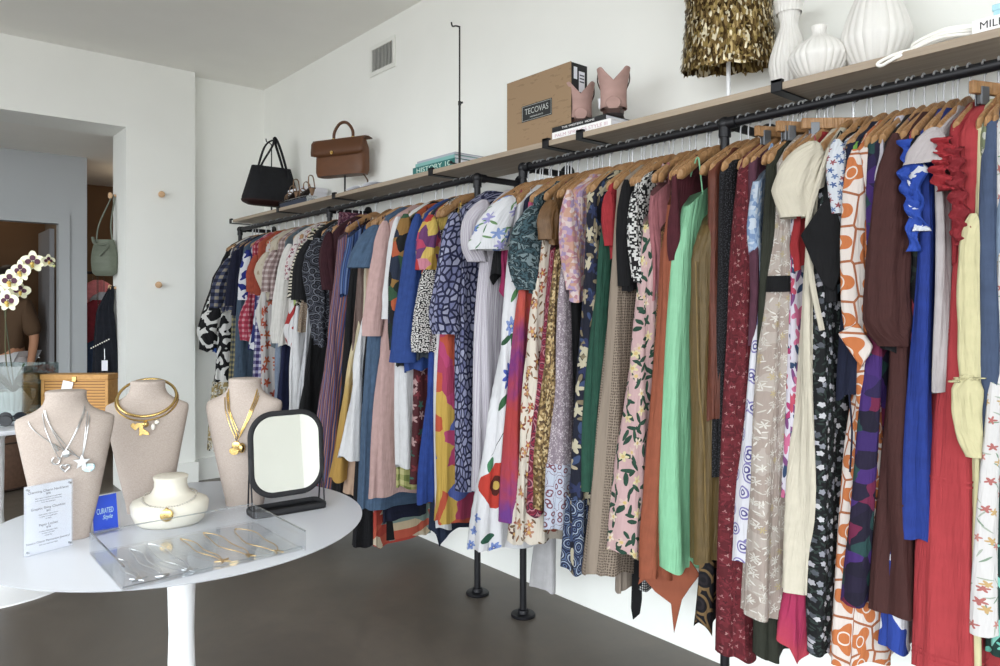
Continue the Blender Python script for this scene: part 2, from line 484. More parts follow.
# ------------------------------------------------------------------ pegs on the pier
m_peg = wood('pale_beech', '#c9a27c', '#dcb892')
def peg(px, py, label, onjamb=False):
    if onjamb:
        x, y, z = on_x(px + 3, py, 1.51); d = Vector((-1, 0, 0))
    else:
        x, y, z = on_y(px, py, YC); d = Vector((0, -1, 0))
    p = Vector((x, y, z))
    o = thing('wall_peg', label, 'peg', (x, y, z), 'beech pegs on the white pier')
    M().add(tube([p, p + d * .03], .012, 12)).build('shank', m_peg, o)
    M().add(tube([p + d * .028, p + d * .034, p + d * .05, p + d * .058, p + d * .06], [.014, .024, .027, .02, .004], 16)).build('knob', m_peg, o)
    return p + d * .03
peg(160, 195, 'bare wooden peg higher up on the white pier face')
peg(157, 285, 'bare wooden peg lower down on the white pier face')
pk1 = peg(113, 196, 'wooden peg on the opening edge holding the sage green bag', True)
pk2 = peg(113, 288, 'wooden peg on the opening edge holding dark garments', True)

# ------------------------------------------------------------------ shelf and pipe racks
SHX, SHZ = 2.36, 2.251
SHT = SHZ + .025
m_oak = wood('pale_oak_board', '#928373', '#aa9a87', (30, 1.2, 30), 0.55)
sh = thing('wall_shelf', 'long pale oak shelf running above all the clothes rails', 'shelf', (2.53, 3.0, SHZ))
M().add(box(SHX, WX - .0008, -.5, 6.40, SHZ, SHT)).build('board', m_oak, sh, smooth=False, bevel=.001)
for px, py in ((231, 221), (278, 209), (334, 195), (431, 173), (546, 145), (580, 137), (777, 90), (1030, 26)):
    y = on_x(px, py, SHX)[1]
    m = M()
    m.add(box(SHX - .006, WX - .0005, y - .02, y + .02, SHZ - .006, SHZ - .0003)).add(box(SHX - .007, SHX - .0003, y - .02, y + .02, SHZ - .006, SHT + .012))
    m.add(box(SHX - .007, SHX + .012, y - .02, y + .02, SHT + .0003, SHT + .012))
    m.build('bracket', m_black, sh, smooth=False, bevel=.0015)
RX, RZ, RR = 2.39, 2.183, .0168
def rack(label, ys, y0, y1):
    o = thing('pipe_rack', label, 'clothes rack', (RX, (y0 + y1) / 2, 0), 'black pipe clothes racks')
    M().add(tube([(RX, y0, RZ), (RX, y1, RZ)], RR, 14)).build('rail', m_black, o)
    for y in ys:
        M().add(tube([(RX, y, .006), (RX, y, RZ)], RR, 14)).build('upright', m_black, o)
        M().add(lathe([(.058, 0), (.06, .003), (.06, .010), (.056, .014), (.028, .016), (.026, .032), (.022, .034)], (RX, y, 0), 28)).build('floor_flange', m_black, o)
        M().add(tube([(RX, y, RZ), (WX - .002, y, RZ)], RR, 14)).add(tube([(WX - .012, y, RZ), (WX - .0008, y, RZ)], .05, 24)).build('wall_arm', m_black, o)
        m = M().add(ball((RX, y, RZ), .027, 14)).add(tube([(RX, y, RZ), (RX, y, RZ - .05)], .0225, 14)).add(tube([(RX, y, RZ), (RX + .05, y, RZ)], .0225, 14))
        s = 1 if y < (y0 + y1) / 2 else -1
        m.add(tube([(RX, y, RZ), (RX, y + .05 * s, RZ)], .0225, 14)); m.build('elbow', m_black, o)
    return o
rack('black pipe clothes rack nearest the back wall', (2.997, 4.65, 6.31), 2.997, 6.31)
rack('black pipe clothes rack nearest the camera, under the vases', (2.64, 1.525, .40), .40, 2.64)
# ------------------------------------------------------------------ white pedestal table and what stands on it
TZ = .74
F2 = lambda f, r: (f * SA + r * CA, f * CA - r * SA)          # depth, sideways -> ground x, y
m_tabletop = plain('white_laminate', '#d3d6dd', 0.28, 0, 0.5)
m_whitemetal = plain('white_lacquer', '#eff0f2', 0.3, 0, 0.5)
tx, ty = F2(2.59, -1.13); TR = .63
tb = thing('pedestal_table', 'round white pedestal table in front, carrying the necklace displays', 'table', (tx, ty, 0))
M().add(lathe([(.001, -.02), (TR - .12, -.02), (TR - .02, -.012), (TR - .003, -.005), (TR, -.001), (TR - .004, 0), (.001, 0)], (tx, ty, TZ), 128, cap=False)).build('tabletop', m_tabletop, tb, angle=30)
M().add(lathe([(.19, -.035), (.1, -.045), (.055, -.09), (.048, -.18), (.042, -.4), (.046, -.55), (.075, -.66), (.15, -.705), (.24, -.722), (.285, -.732), (.288, -.7395), (.001, -.7395)], (tx, ty, TZ + .014), 64)).build('pedestal', m_whitemetal, tb)

# linen neck forms ------------------------------------------------------------
def linen(name, a, b):
    g = G(name, 0.95, 0, 0.15)
    x = g.mth('SINE', g.mth('MULTIPLY', g.sep(g.obj())[2], 1400.0)); nz = g.noise(g.vm('MULTIPLY', g.obj(), (160, 160, 900)), 1.0, 2)[0]
    n2 = g.noise(g.vm('MULTIPLY', g.obj(), (900, 900, 160)), 1.0, 2)[0]
    f = g.mth('ADD', g.mth('MULTIPLY', nz, .5), g.mth('MULTIPLY', n2, .5))
    g.bump(f, 0.3, 0.001)
    return g.out(g.ramp(f, [C(a), C(b)], const=False, pos=[.35, .65]))
m_linen = linen('blush_linen', '#a3968e', '#b9ada4')
m_silver = plain('silver', '#c4c6c8', 0.28, 1.0)
m_gold = plain('gold', '#d0b274', 0.26, 1.0)
m_palegold = plain('pale_gold', '#bfa67c', 0.3, 1.0)
m_pearl = plain('pearl', '#f3efe6', 0.2, 0.0, 0.7)
m_abalone = cells('abalone_shell', ['#bcd3d6', '#dfe9e6', '#9fc0c8', '#e9efe9'], 120, rough=0.2, metal=.3)

BP = [(0, .070, .042), (.03, .074, .044), (.14, .098, .052), (.26, .120, .060), (.335, .134, .062), (.375, .141, .058), (.392, .142, .050), (.400, .138, .046),
      (.407, .125, .044), (.415, .106, .044), (.424, .088, .044), (.434, .074, .045), (.446, .065, .046), (.460, .060, .047), (.474, .0595, .050), (.482, .0605, .052), (.486, .058, .0505), (.488, .052, .045)]
def bust(px, py, face, label):
    """px, py: middle of the base; face: ground direction the chest looks to"""
    x, y, z = on_z(px, py, TZ)
    fx, fy = face; l = math.hypot(fx, fy); fx, fy = fx / l, fy / l
    rx, ry = -fy, fx                          # sideways (viewer's right when facing it)
    rings_ = []
    for (h, w, d) in BP:
        ring = []
        dd = .014 * max(0, 1 - abs(h - .3) / .2)
        for k in range(40):
            th = 2 * PI * k / 40; c_, s_ = cos(th), sin(th)
            ex = .75 if h < .39 else 1.0
            a = w * math.copysign(abs(c_) ** ex, c_); b = d * math.copysign(abs(s_) ** ex, s_) + dd
            ring.append((x + rx * a + fx * b, y + ry * a + fy * b, TZ + .0006 + h))
        rings_.append(ring)
    o = thing('necklace_bust', label, 'display bust', (x, y, TZ), 'linen necklace busts')
    M().add(loft(rings_)).build('torso', m_linen, o, angle=60)
    def surf(a, h, off=.003):
        """a point a metres sideways at height h, on the front of the chest"""
        w = pw([(p[0], p[1]) for p in BP], h); d = pw([(p[0], p[2]) for p in BP], h)
        dd = .014 * max(0, 1 - abs(h - .3) / .2)
        q = min(1, abs(a) / w); e = .75 if h < .39 else 1.0
        b = d * max(0.0, 1 - q ** (2 / e)) ** (e / 2) + dd + off
        return (x + rx * a + fx * b, y + ry * a + fy * b, TZ + h)
    return o, surf, Vector((rx, ry, 0)), Vector((fx, fy, 0))
def drape(surf, a0, h0, a1, h1, ab, hb, sag=.5, off=.004, n=16):
    """chain from (a0,h0) down to (ab,hb) and up to (a1,h1) lying on the chest"""
    p = []
    for i in range(n + 1):
        t = i / n; e = t ** 1.0
        p.append(surf(lerp(a0, ab, e ** (1 + sag * .3)), lerp(h0, hb, e ** (1 - sag * .3)), off))
    for i in range(1, n + 1):
        t = 1 - i / n
        p.append(surf(lerp(a1, ab, t ** (1 + sag * .3)), lerp(h1, hb, t ** (1 - sag * .3)), off))
    return p
def star_pts(r, r2, k=5, rot=PI / 2):
    return [((r if i % 2 == 0 else r2) * cos(rot + PI * i / k), (r if i % 2 == 0 else r2) * sin(rot + PI * i / k)) for i in range(2 * k)]
def heart_pts(s, n=28):
    o = []
    for i in range(n):
        t = 2 * PI * i / n
        o.append((s * 16 * sin(t) ** 3 / 17, s * (13 * cos(t) - 5 * cos(2 * t) - 2 * cos(3 * t) - cos(4 * t)) / 17))
    return o
TOW = lambda f, r: (-(f) * 1.0, -(r))
def toward(px, py):
    x, y, z = on_z(px, py, TZ); return (-x, -y)

# first bust: layered silver chains
b1, s1, R1, N1 = bust(66, 538, F2(-1, .50), 'linen bust with layered silver chains and charms, behind the price sign')
def chain(label, name, surf, spec, mat, r=.0013):
    o = None
    m = M()
    for sp in spec: m.add(tube(drape(surf, *sp), r, 6))
    o = m.build(name, mat); return tag(o, label, 'necklace', 'necklaces on the linen busts')
def pend(nk, kind, pos, R, N, s, mat, name):
    p = Vector(pos); U = Vector((0, 0, 1)); m = M()
    if kind == 'star': m.add(prism(star_pts(s, s * .42), p - N * .002, R, U, .005))
    elif kind == 'heart': m.add(tube([tuple(p + R * a + U * b) for a, b in heart_pts(s)], s * .2, 8, closed=True))
    elif kind == 'heartfull':
        m.add(prism(heart_pts(s), p, R, U, .005))
    elif kind == 'ring':
        m.add(tube([tuple(p + R * (s * cos(t)) + U * (s * sin(t))) for t in [PI * .65 + i * 2 * PI * .9 / 20 for i in range(20)]], s * .26, 8))
    elif kind == 'disc': m.add(tube([p - N * .002, p, p + N * .003, p + N * .005], [s * .9, s, s * .92, s * .4], 20))
    elif kind == 'shell':
        pts = []
        for i in range(25):
            t = PI * (-.15 + 1.3 * i / 24) - PI * .0; rr = s * (1 + .07 * cos(12 * t)); pts.append((rr * cos(t + PI), rr * sin(t + PI) * .9))
        pts += [(s * .3, s * .55), (-s * .3, s * .55)]
        m.add(prism(pts, p - N * .002, R, U, .006))
    elif kind == 'ball': m.add(ball(p, s))
    elif kind == 'drop': m.add(ball(p, s, sz=1.5))
    elif kind == 'boot':
        pts = [(-.35, 1), (.25, 1), (.2, .2), (.9, -.35), (1.0, -.75), (.5, -.72), (.15, -.6), (-.1, -.75), (-.35, -.75), (-.3, .1)]
        m.add(prism([(a * s, b * s) for a, b in pts], p, R, U, .006))
    elif kind == 'bar': m.add(tube([p - R * s * .5 + U * s, p + R * s * .5 - U * s], .0035, 6))
    return m.build(name, mat, nk, bevel=.0006 if kind in ('star', 'heartfull', 'boot', 'shell') else 0)
n1 = chain('short silver chain with a shiny round charm crossing the first bust', 'silver_necklace', s1, [(-.054, .43, .056, .44, .004, .30)], m_silver)
pend(n1, 'disc', s1(.006, .292, .006), R1, N1, .012, m_silver, 'round_charm'); pend(n1, 'bar', s1(-.022, .315, .008), R1, N1, .012, m_silver, 'toggle_bar')
n2 = chain('silver chain with open horseshoe and open heart charms', 'silver_necklace', s1, [(-.062, .42, .058, .43, -.012, .275)], m_silver)
pend(n2, 'ring', s1(-.022, .272, .006), R1, N1, .011, m_silver, 'horseshoe_charm'); pend(n2, 'heart', s1(.003, .247, .007), R1, N1, .0135, m_silver, 'heart_charm')
n3 = chain('longest silver chain with big star and shell on the first bust', 'silver_necklace', s1, [(-.10, .397, .064, .42, .05, .272), (-.058, .43, .07, .408, .05, .265)], m_silver)
pend(n3, 'star', s1(.05, .262, .010), R1, N1, .026, m_silver, 'star_charm'); pend(n3, 'shell', s1(.068, .243, .006), R1, N1, .019, m_abalone, 'shell_charm')

# second bust: thick gold collar
b2, s2, R2, N2 = bust(148, 511, F2(-1, .30), 'linen bust wearing the thick gold collar with charms')
p0 = Vector(s2(0, .41, 0)); ring = []
bx, by, bz = on_z(148, 511, TZ)
for i in range(40):
    t = 2 * PI * i / 40
    a, b = .100 * sin(t), .064 * cos(t)
    q = Vector((bx, by, TZ)) + R2 * a + N2 * (b + .018); h = .428 - .062 * cos(t)
    ring.append((q.x, q.y, TZ + h))
    if cos(t) > -.2:
        for hh in (0,):
            pass
m = M().add(tube(ring, .0052, 10, closed=True)).add(tube([(q[0], q[1], q[2] - .006) for q in [(Vector((bx, by, 0)) + R2 * (.106 * sin(2 * PI * i / 40)) + N2 * (.066 * cos(2 * PI * i / 40) + .020)).to_tuple()[:2] + (TZ + .425 - .068 * cos(2 * PI * i / 40),) for i in range(40)]], .003, 8, closed=True))
n4 = tag(m.build('gold_collar_necklace', m_gold), 'thick gold collar necklace with charms on the second bust', 'necklace', 'necklaces on the linen busts')
FN = lambda a, h, off: tuple(Vector((bx, by, TZ + h)) + R2 * a + N2 * off)
pend(n4, 'heartfull', FN(-.028, .332, .084), R2, N2, .0165, m_gold, 'heart_charm'); pend(n4, 'boot', FN(-.006, .318, .088), R2, N2, .026, m_gold, 'boot_charm')
pend(n4, 'ball', FN(.006, .338, .088), R2, N2, .0115, m_gold, 'ball_charm'); pend(n4, 'drop', FN(.030, .327, .084), R2, N2, .008, m_pearl, 'pearl_charm'); pend(n4, 'ball', FN(.043, .343, .082), R2, N2, .0085, m_pearl, 'crystal_charm')

# third bust: gold strands
b3, s3, R3, N3 = bust(245, 504, F2(-1, .08), 'linen bust with long gold strands, behind the framed mirror')
n5 = chain('long gold multi strand necklace with round lockets, behind the mirror', 'gold_necklace', s3, [(-.052, .45, .054, .45, -.006, .262), (-.058, .435, .060, .435, -.004, .272), (-.064, .42, .063, .425, -.010, .256), (-.055, .44, .056, .445, 0, .285)], m_gold, .0017)
pend(n5, 'disc', s3(-.012, .242, .010), R3, N3, .016, m_gold, 'locket'); pend(n5, 'shell', s3(-.020, .222, .008), R3, N3, .018, m_gold, 'gold_shell_charm'); pend(n5, 'drop', s3(.008, .232, .010), R3, N3, .013, m_gold, 'gold_drop_charm')

# low cream bust ----------------------------------------------------------------
x, y, z = on_z(170, 523, TZ)
f_ = Vector((F2(-1, .28)[0], F2(-1, .28)[1], 0)).normalized(); r_ = Vector((-f_.y, f_.x, 0))
LP = [(.0, .098, .082, .0), (.012, .112, .092, .002), (.045, .126, .098, .004), (.072, .129, .092, 0), (.083, .122, .08, -.006), (.09, .105, .07, -.012), (.098, .078, .06, -.015), (.106, .064, .055, -.016), (.125, .055, .052, -.016), (.145, .0535, .052, -.016), (.156, .057, .055, -.016), (.162, .058, .056, -.016), (.166, .05, .048, -.016)]
rg = []
for h, w_, d_, s_ in LP:
    rg.append([tuple(Vector((x, y, TZ + .0006 + h)) + r_ * (w_ * cos(2 * PI * k / 44)) + f_ * (d_ * sin(2 * PI * k / 44) + s_)) for k in range(44)])
m_cream = solid('cream_leatherette', '#dad5c8', 0.6, .03, weave=False)
tag(M().add(loft(rg)).build('low_necklace_bust', m_cream, angle=60), 'low cream necklace bust standing behind the clear tray', 'display bust')
ringp = []
for i in range(60):
    t = 2 * PI * i / 60; ringp.append(tuple(Vector((x, y, TZ + .098 - .022 * sin(t) * (1 if sin(t) > 0 else .3))) + r_ * (.086 * cos(t)) + f_ * (.072 * sin(t) + (.012 if sin(t) > 0 else -.01))))
m = M()
for i, q in enumerate(ringp): m.add(ball(q, .0042 if i % 2 else .0034, 8))
nb = tag(m.build('bead_necklace', plain('grey_seed_bead', '#b9b3aa', 0.35, .6)), 'grey bead necklace with gold medallion on the low cream bust', 'necklace')
pp = Vector((x, y, TZ + .056)) + f_ * .105 + r_ * .006
M().add(tube([pp, pp + f_ * .004, pp + f_ * .007], [.0215, .0215, .017], 24)).add(ball(pp + Vector((0, 0, .02)), .006)).build('medallion', m_gold, nb)

# clear tray -----------------------------------------------------------------------
m_acr = glassy('clear_acrylic', '#fdfeff', .015, .38); m_acre = glassy('clear_acrylic_edge', '#eef3f7', .30, .7)
FL = Vector(on_z(123, 592, TZ)); RF = Vector(on_z(306, 552.5, TZ)); LB = Vector(on_z(82, 556, TZ))
eu = (RF - FL); ew = (LB - FL); WU_, WW_ = eu.length, ew.length; eu.normalize(); ew.normalize()
e1 = (eu - ew).normalized(); e2 = (eu + ew).normalized(); eu = (e1 + e2).normalized() * WU_; ew = (e2 - e1).normalized() * WW_
WU, WW = eu.length, ew.length; eu.normalize(); ew.normalize()
z0 = Vector((0, 0, .0008))
tr = thing('acrylic_tray', 'clear acrylic tray holding the row of small necklaces', 'tray', tuple(FL + eu * WU / 2 + ew * WW / 2))
up = Vector((0, 0, 1)); th = .005; H = .068
M().add(obox(FL + z0, eu * WU, ew * WW, up * th)).build('tray_floor', m_acr, tr, smooth=False)
for nm, o_, a_, b_ in (('side_wall', FL, ew * WW, eu * th), ('side_wall', RF - eu * th, ew * WW, eu * th), ('back_wall', FL + ew * (WW - th), eu * WU, ew * th), ('front_lip', FL, eu * WU, ew * th)):
    hh = H if nm != 'front_lip' else .012
    w_ = M().add(obox(o_ + z0 + up * (th + .0002), a_, b_, up * (hh - th - .003))).build(nm, m_acr, tr, smooth=False)
    M().add(obox(o_ + z0 + up * (hh - .0029), a_, b_, up * .003)).build('polished_edge', m_acre, w_, smooth=False)
def tray_necklace(a, b, mat, label, kind, wid=.03, ln=.12):
    """a, b: photo positions of clasp end and pendant"""
    A, B = Vector(on_z(a[0], a[1], TZ + .009)), Vector(on_z(b[0], b[1], TZ + .009))
    d = (B - A); s = Vector((-d.y, d.x, 0)).normalized()
    p = []
    for i in range(24):
        t = 2 * PI * i / 24; k = .5 - .5 * cos(t)
        wv = sin(t) * wid * (.55 - .3 * k)
        p.append(tuple(A + d * (k ** .85) + s * (wv + .006 * sin(3 * k * PI))))
    o = tag(M().add(tube(p, .0017, 6, closed=True)).build('necklace', mat), label, 'necklace', 'necklaces laid in the clear tray')
    dn = d.normalized()
    m = M()
    if kind == 'star': m.add(prism(star_pts(.024, .0075, 5, random.random()), B + dn * .012 - up * .001, dn, s, .004))
    elif kind == 'moon':
        m.add(tube([tuple(B + dn * (.018 * cos(t)) + s * (.02 * sin(t)) + dn * .012) for t in [-1.4 + 2.8 * i / 12 for i in range(13)]], [.0008 + .0045 * sin(PI * i / 12) for i in range(13)], 8))
    else: m.add(prism([(-.01, -.004), (.03, -.012), (.012, 0), (.028, .012), (.002, .007)], B - up * .001, dn, s, .004))
    m.build('pendant', mat, o)
    M().add(ball(A, .0035)).build('clasp', mat, o)
tray_necklace((117, 559), (137, 578), m_silver, 'silver necklace with starfish pendant nearest the tray side wall', 'star')
tray_necklace((130, 549), (160, 573), m_silver, 'silver necklace with crescent pendant, second from the tray side', 'moon')
tray_necklace((147, 544), (188, 569), m_silver, 'silver necklace with starfish pendant beside the gold ones', 'star', .05)
tray_necklace((181, 539), (221, 560), m_palegold, 'gold necklace with starfish pendant beside the silver ones', 'star')
tray_necklace((204, 533), (248, 555), m_palegold, 'gold necklace in the middle of the three gold ones in the tray', 'branch', .05)
tray_necklace((236, 529), (276, 551), m_palegold, 'gold necklace in wide loop nearest the mirror end of the tray', 'branch', .075)

# price sign ------------------------------------------------------------------------
m_paper = plain('white_paper', '#e4e5ec', 0.8); m_ink = plain('grey_ink', '#4a4c58', 0.8)
a_, b_ = Vector(on_z(26, 558, TZ)), Vector(on_z(73.5, 545.5, TZ))
u = (b_ - a_); SWd = u.length; u.normalize(); n = u.cross(up)     # n points to the viewer side
if n.dot(Vector((-a_.x, -a_.y, 0))) < 0: n = -n
SH = .212
sg = thing('price_sign', 'upright clear block sign with printed necklace price list', 'sign', tuple((a_ + b_) / 2))
o_ = a_ - n * .022 + z0
M().add(obox(o_, u * SWd, n * .009, up * SH)).build('back_block', m_acr, sg, smooth=False)
M().add(obox(o_ + n * .0095, u * SWd, n * .0008, up * SH)).build('printed_sheet', m_paper, sg, smooth=False)
M().add(obox(o_ + n * .0108, u * SWd, n * .009, up * SH)).build('front_block', m_acr, sg, smooth=False)
for da in (.008, SWd - .008):
    for dh in (.01, SH - .01): M().add(tube([o_ + u * da + up * dh + n * .0106, o_ + u * da + up * dh + n * .0204], .0035, 10)).build('magnet', m_steel, sg)
o2 = o_ + n * .01045 + u * (SWd / 2)
for dh, s, sz in ((.190, 'Charming Charm Necklaces', .0105), (.180, '$48', .0085), (.169, 'Each chain is sterling and gold filled', .0055), (.162, 'with charms of your own choosing', .0055), (.155, 'from the boutique', .0055),
                  (.137, 'Graphic Shiny Chunkies', .0105), (.127, '$65', .0085), (.117, 'Each comes with a charm', .0055), (.110, 'in silver or in gold tone', .0055), (.103, 'or both', .0055),
                  (.085, 'Paper Locket', .0105), (.075, '$78', .0085), (.065, 'A classic keepsake chain', .0055), (.058, 'to wear and layer', .0055), (.051, 'every day', .0055),
                  (.034, 'Need a Charm Permanent Jewelry?', .009), (.024, 'Ask our team for help', .006)):
    text('sign_lettering', s, m_ink, sg, tuple(o2 + up * dh), u, up, sz, depth=.0001)

# blue card ------------------------------------------------------------------------
a_, b_ = Vector(on_z(94, 534.5, TZ)), Vector(on_z(118.5, 529, TZ))
u = (b_ - a_); CW = u.length; u.normalize(); n = u.cross(up)
if n.dot(Vector((-a_.x, -a_.y, 0))) < 0: n = -n
tilt = (up - n * .16).normalized()
cd = thing('blue_card', 'cobalt blue name card standing in a clear holder', 'card', tuple((a_ + b_) / 2))
m_blue = plain('cobalt_card', '#1f46c0', 0.55); m_mint = plain('pale_mint_ink', '#b9d8d4', 0.7)
CB = a_ + up * .004
M().add(obox(CB, u * CW, -n * .002, tilt * .118)).build('card_face', m_blue, cd, smooth=False)
M().add(obox(CB - n * .0026, u * CW, -n * .003, tilt * .125)).add(obox(CB - n * .006 - up * .0035, u * CW, n * .034, up * .003)).add(obox(CB + n * .012 - up * .0004, u * CW * .8 + u * 0, n * .003, up * .012)).build('clear_holder', m_acr, cd, smooth=False)
c0 = CB + u * (CW * .5) + n * .0003
text('card_lettering', 'CURATED', m_mint, cd, tuple(c0 + tilt * .066), u, tilt, .026, depth=.0001, fit=CW * .68)
text('card_lettering', 'Style', m_mint, cd, tuple(c0 + tilt * .045 + u * .006), u, tilt, .02, depth=.0001, shear=.35, fit=CW * .42)

# framed mirror ---------------------------------------------------------------------
a_, b_ = Vector(on_z(254, 520, TZ)), Vector(on_z(328, 507.5, TZ))
u = (b_ - a_); u.z = 0; BL = u.length; u.normalize(); n = u.cross(up)
if n.dot(Vector((-a_.x, -a_.y, 0))) < 0: n = -n
ctr = (a_ + b_) / 2 - n * .055
mi = thing('vanity_mirror', 'rounded square mirror in black metal frame on a tray base', 'mirror', tuple(ctr))
def rrect(w, h, r, k=8):
    out = []
    for cx_, cy_, s in ((w - r, h - r, 0), (-w + r, h - r, 1), (-w + r, -h + r, 2), (w - r, -h + r, 3)):
        for i in range(k + 1):
            t = PI / 2 * (s + i / k); out.append((cx_ + r * cos(t), cy_ + r * sin(t)))
    return out
pts = rrect(BL / 2, .055, .022)
M().add(prism(pts, ctr + up * .0008, u, n, .004)).add(tube([tuple(ctr + u * a + n * b + up * .012) for a, b in rrect(BL / 2 - .004, .051, .02)], .005, 8, closed=True, ry=.011)).build('tray_base', m_blackrough, mi)
mc = ctr + up * .216; tl = math.radians(MIRROR_TILT) if 'MIRROR_TILT' in globals() else math.radians(5)
mu, mn = up * cos(tl) - n * sin(tl), n * cos(tl) + up * sin(tl)
MW, MH = .133, .148
M().add(tube([tuple(mc + u * a + mu * b) for a, b in rrect(MW, MH, .082, 10)], .0065, 10, closed=True, ry=.012, up=tuple(mn))).build('mirror_frame', m_blackrough, mi)
gm = G('mirror_silver', .02, 1.0); gm.b.inputs['Base Color'].default_value = (.93, .93, .9, 1)
M().add(prism(rrect(MW - .003, MH - .003, .08, 10), mc + mn * .001, u, mu, .003)).build('mirror_glass', gm.m, mi, smooth=False)
M().add(prism(rrect(MW - .003, MH - .003, .08, 10), mc - mn * .006, u, mu, .005)).build('mirror_back', m_blackrough, mi, smooth=False)
for s in (-1, 1):
    pv = mc + u * s * (MW + .006)
    M().add(tube([pv, ctr + u * s * (MW + .003) + n * .028 + up * .012], .0032, 8)).add(tube([pv, ctr + u * s * (MW + .003) - n * .028 + up * .012], .0032, 8)).add(tube([pv - u * s * .008, pv + u * s * .004], .006, 10)).build('stand_leg', m_black, mi)
# ------------------------------------------------------------------ second white table with the orchid
T2 = .90
t2x, t2y = F2(3.98, -2.76)
t2 = thing('pedestal_table', 'round white pedestal table behind, carrying the orchid', 'table', (t2x, t2y, 0))
M().add(lathe([(.001, -.03), (.5, -.03), (.545, -.022), (.55, -.012), (.55, -.003), (.546, 0), (.001, 0)], (t2x, t2y, T2), 96, cap=False)).build('tabletop', m_tabletop, t2, angle=30)
M().add(lathe([(.2, 0), (.09, -.02), (.05, -.08), (.045, -.5), (.06, -.72), (.16, -.82), (.36, -.852), (.43, -.862), (.432, -.869), (.001, -.869)], (t2x, t2y, T2 - .0305), 64)).build('pedestal', m_whitemetal, t2)
# dark tray with sunglasses on it
q = Vector(on_z(2, 424, T2))
m_smoke = plain('smoked_lens', '#20242a', 0.15)
m_traym = plain('pewter_tray', '#6d7075', 0.35, .8)
ty_ = thing('display_tray', 'low pewter tray of sunglasses under the orchid case', 'tray', (q.x, q.y, T2))
M().add(box(q.x - .2, q.x + .17, q.y - .06, q.y + .06, T2 + .001, T2 + .012, -.55)).build('tray_floor', m_traym, ty_, bevel=.003)
def glasses(px, py, label):
    c = Vector(on_z(px, py, T2 + .03)); c.z = T2 + .0125
    d = Vector((.82, -.55, 0)); nrm = Vector((-.55, -.82, 0))
    g_ = thing('sunglasses', label, 'sunglasses', tuple(c), 'sunglasses on the rear table')
    for s in (-1, 1):
        ce = c + d * (.036 * s) + up * .027
        M().add(prism([(.029 * cos(t), .023 * sin(t)) for t in [2 * PI * i / 20 for i in range(20)]], ce, d, up, .003)).build('lens', m_smoke, g_)
    m = M()
    for s in (-1, 1):
        ce = c + d * (.036 * s) + up * .027
        m.add(tube([tuple(ce + d * (.03 * cos(t)) + up * (.024 * sin(t))) for t in [2 * PI * i / 20 for i in range(20)]], .003, 6, closed=True))
        m.add(tube([ce + d * .03 * s, ce + d * .034 * s - nrm * .1 - up * .005, ce + d * .03 * s - nrm * .13 - up * .024], .0028, 6))
    m.add(tube([c + d * -.008 + up * .032, c + d * .008 + up * .032], .003, 6))
    m.build('frame', m_black, g_)
glasses(13, 419, 'dark sunglasses on the pewter tray nearest the linen busts')
glasses(-2, 423, 'dark sunglasses on the pewter tray at its outer end')
# orchid in a fluted pot inside a clear case
pc = Vector(on_z(13, 417, T2))
oc = thing('potted_orchid', 'white orchid with purple centres in a fluted white pot', 'plant', tuple(pc))
m_pot = plain('white_ceramic_pot', '#f0f0f0', 0.35)
M().add(lathe([(.001, .012), (.06, .012), (.068, .03), (.1, .11), (.103, .14), (.1, .148), (.088, .148), (.085, .13), (.001, .13)], tuple(pc), 72, flute=24, famp=.05, cap=False)).build('pot', m_pot, oc)
M().add(lathe([(.001, .128), (.084, .13)], tuple(pc), 24, cap=False)).build('bark_mulch', solid('bark', '#4a3424', .95), oc)
m_leaf = solid('orchid_leaf', '#41583a', .4, .15, False); m_stem = plain('orchid_stem', '#4a4a2a', .6)
def leaf(tip, base, w, droop):
    b, t = Vector(base), Vector(tip); mid = (b + t) / 2 + up * droop
    pth = smooth_path([b, mid, t], 8); n_ = len(pth)
    M().add(tube(pth, [max(.002, w * sin(PI * min(.98, (.12 + .88 * i / (n_ - 1))))) for i in range(n_)], 10, ry=[.004] * n_)).build('leaf', m_leaf, oc)
B0 = pc + up * .14
RT = Vector((CA, -SA, 0)); TW = Vector((-SA, -CA, 0))
leaf(B0 + RT * .12 + up * .12 + TW * .03, B0, .03, .03); leaf(B0 + RT * .13 - up * .04 + TW * .04, B0, .035, .07); leaf(B0 - RT * .16 + up * .1, B0, .035, .04); leaf(B0 - RT * .1 + TW * .1 + up * .03, B0, .03, .06); leaf(B0 + RT * .03 + up * .15 - TW * .05, B0, .028, .02)
fd = pc.x * SA + pc.y * CA
SP = [tuple(B0), at_f(6, 360, fd), at_f(6, 310, fd), at_f(9, 285, fd), at_f(22, 266, fd), at_f(40, 256, fd), at_f(55, 263, fd)]
M().add(tube(smooth_path(SP, 8), .0032, 8)).build('stem', m_stem, oc)
M().add(tube([B0 + RT * .01, Vector(at_f(3, 300, fd))], .003, 8)).build('support_stake', plain('stake', '#3a3d28', .7), oc)
m_petal = plain('orchid_petal', '#f1f0d2', .6); m_purple = plain('orchid_purple', '#4a1535', .6); m_lip = plain('orchid_lip', '#d8b860', .5)
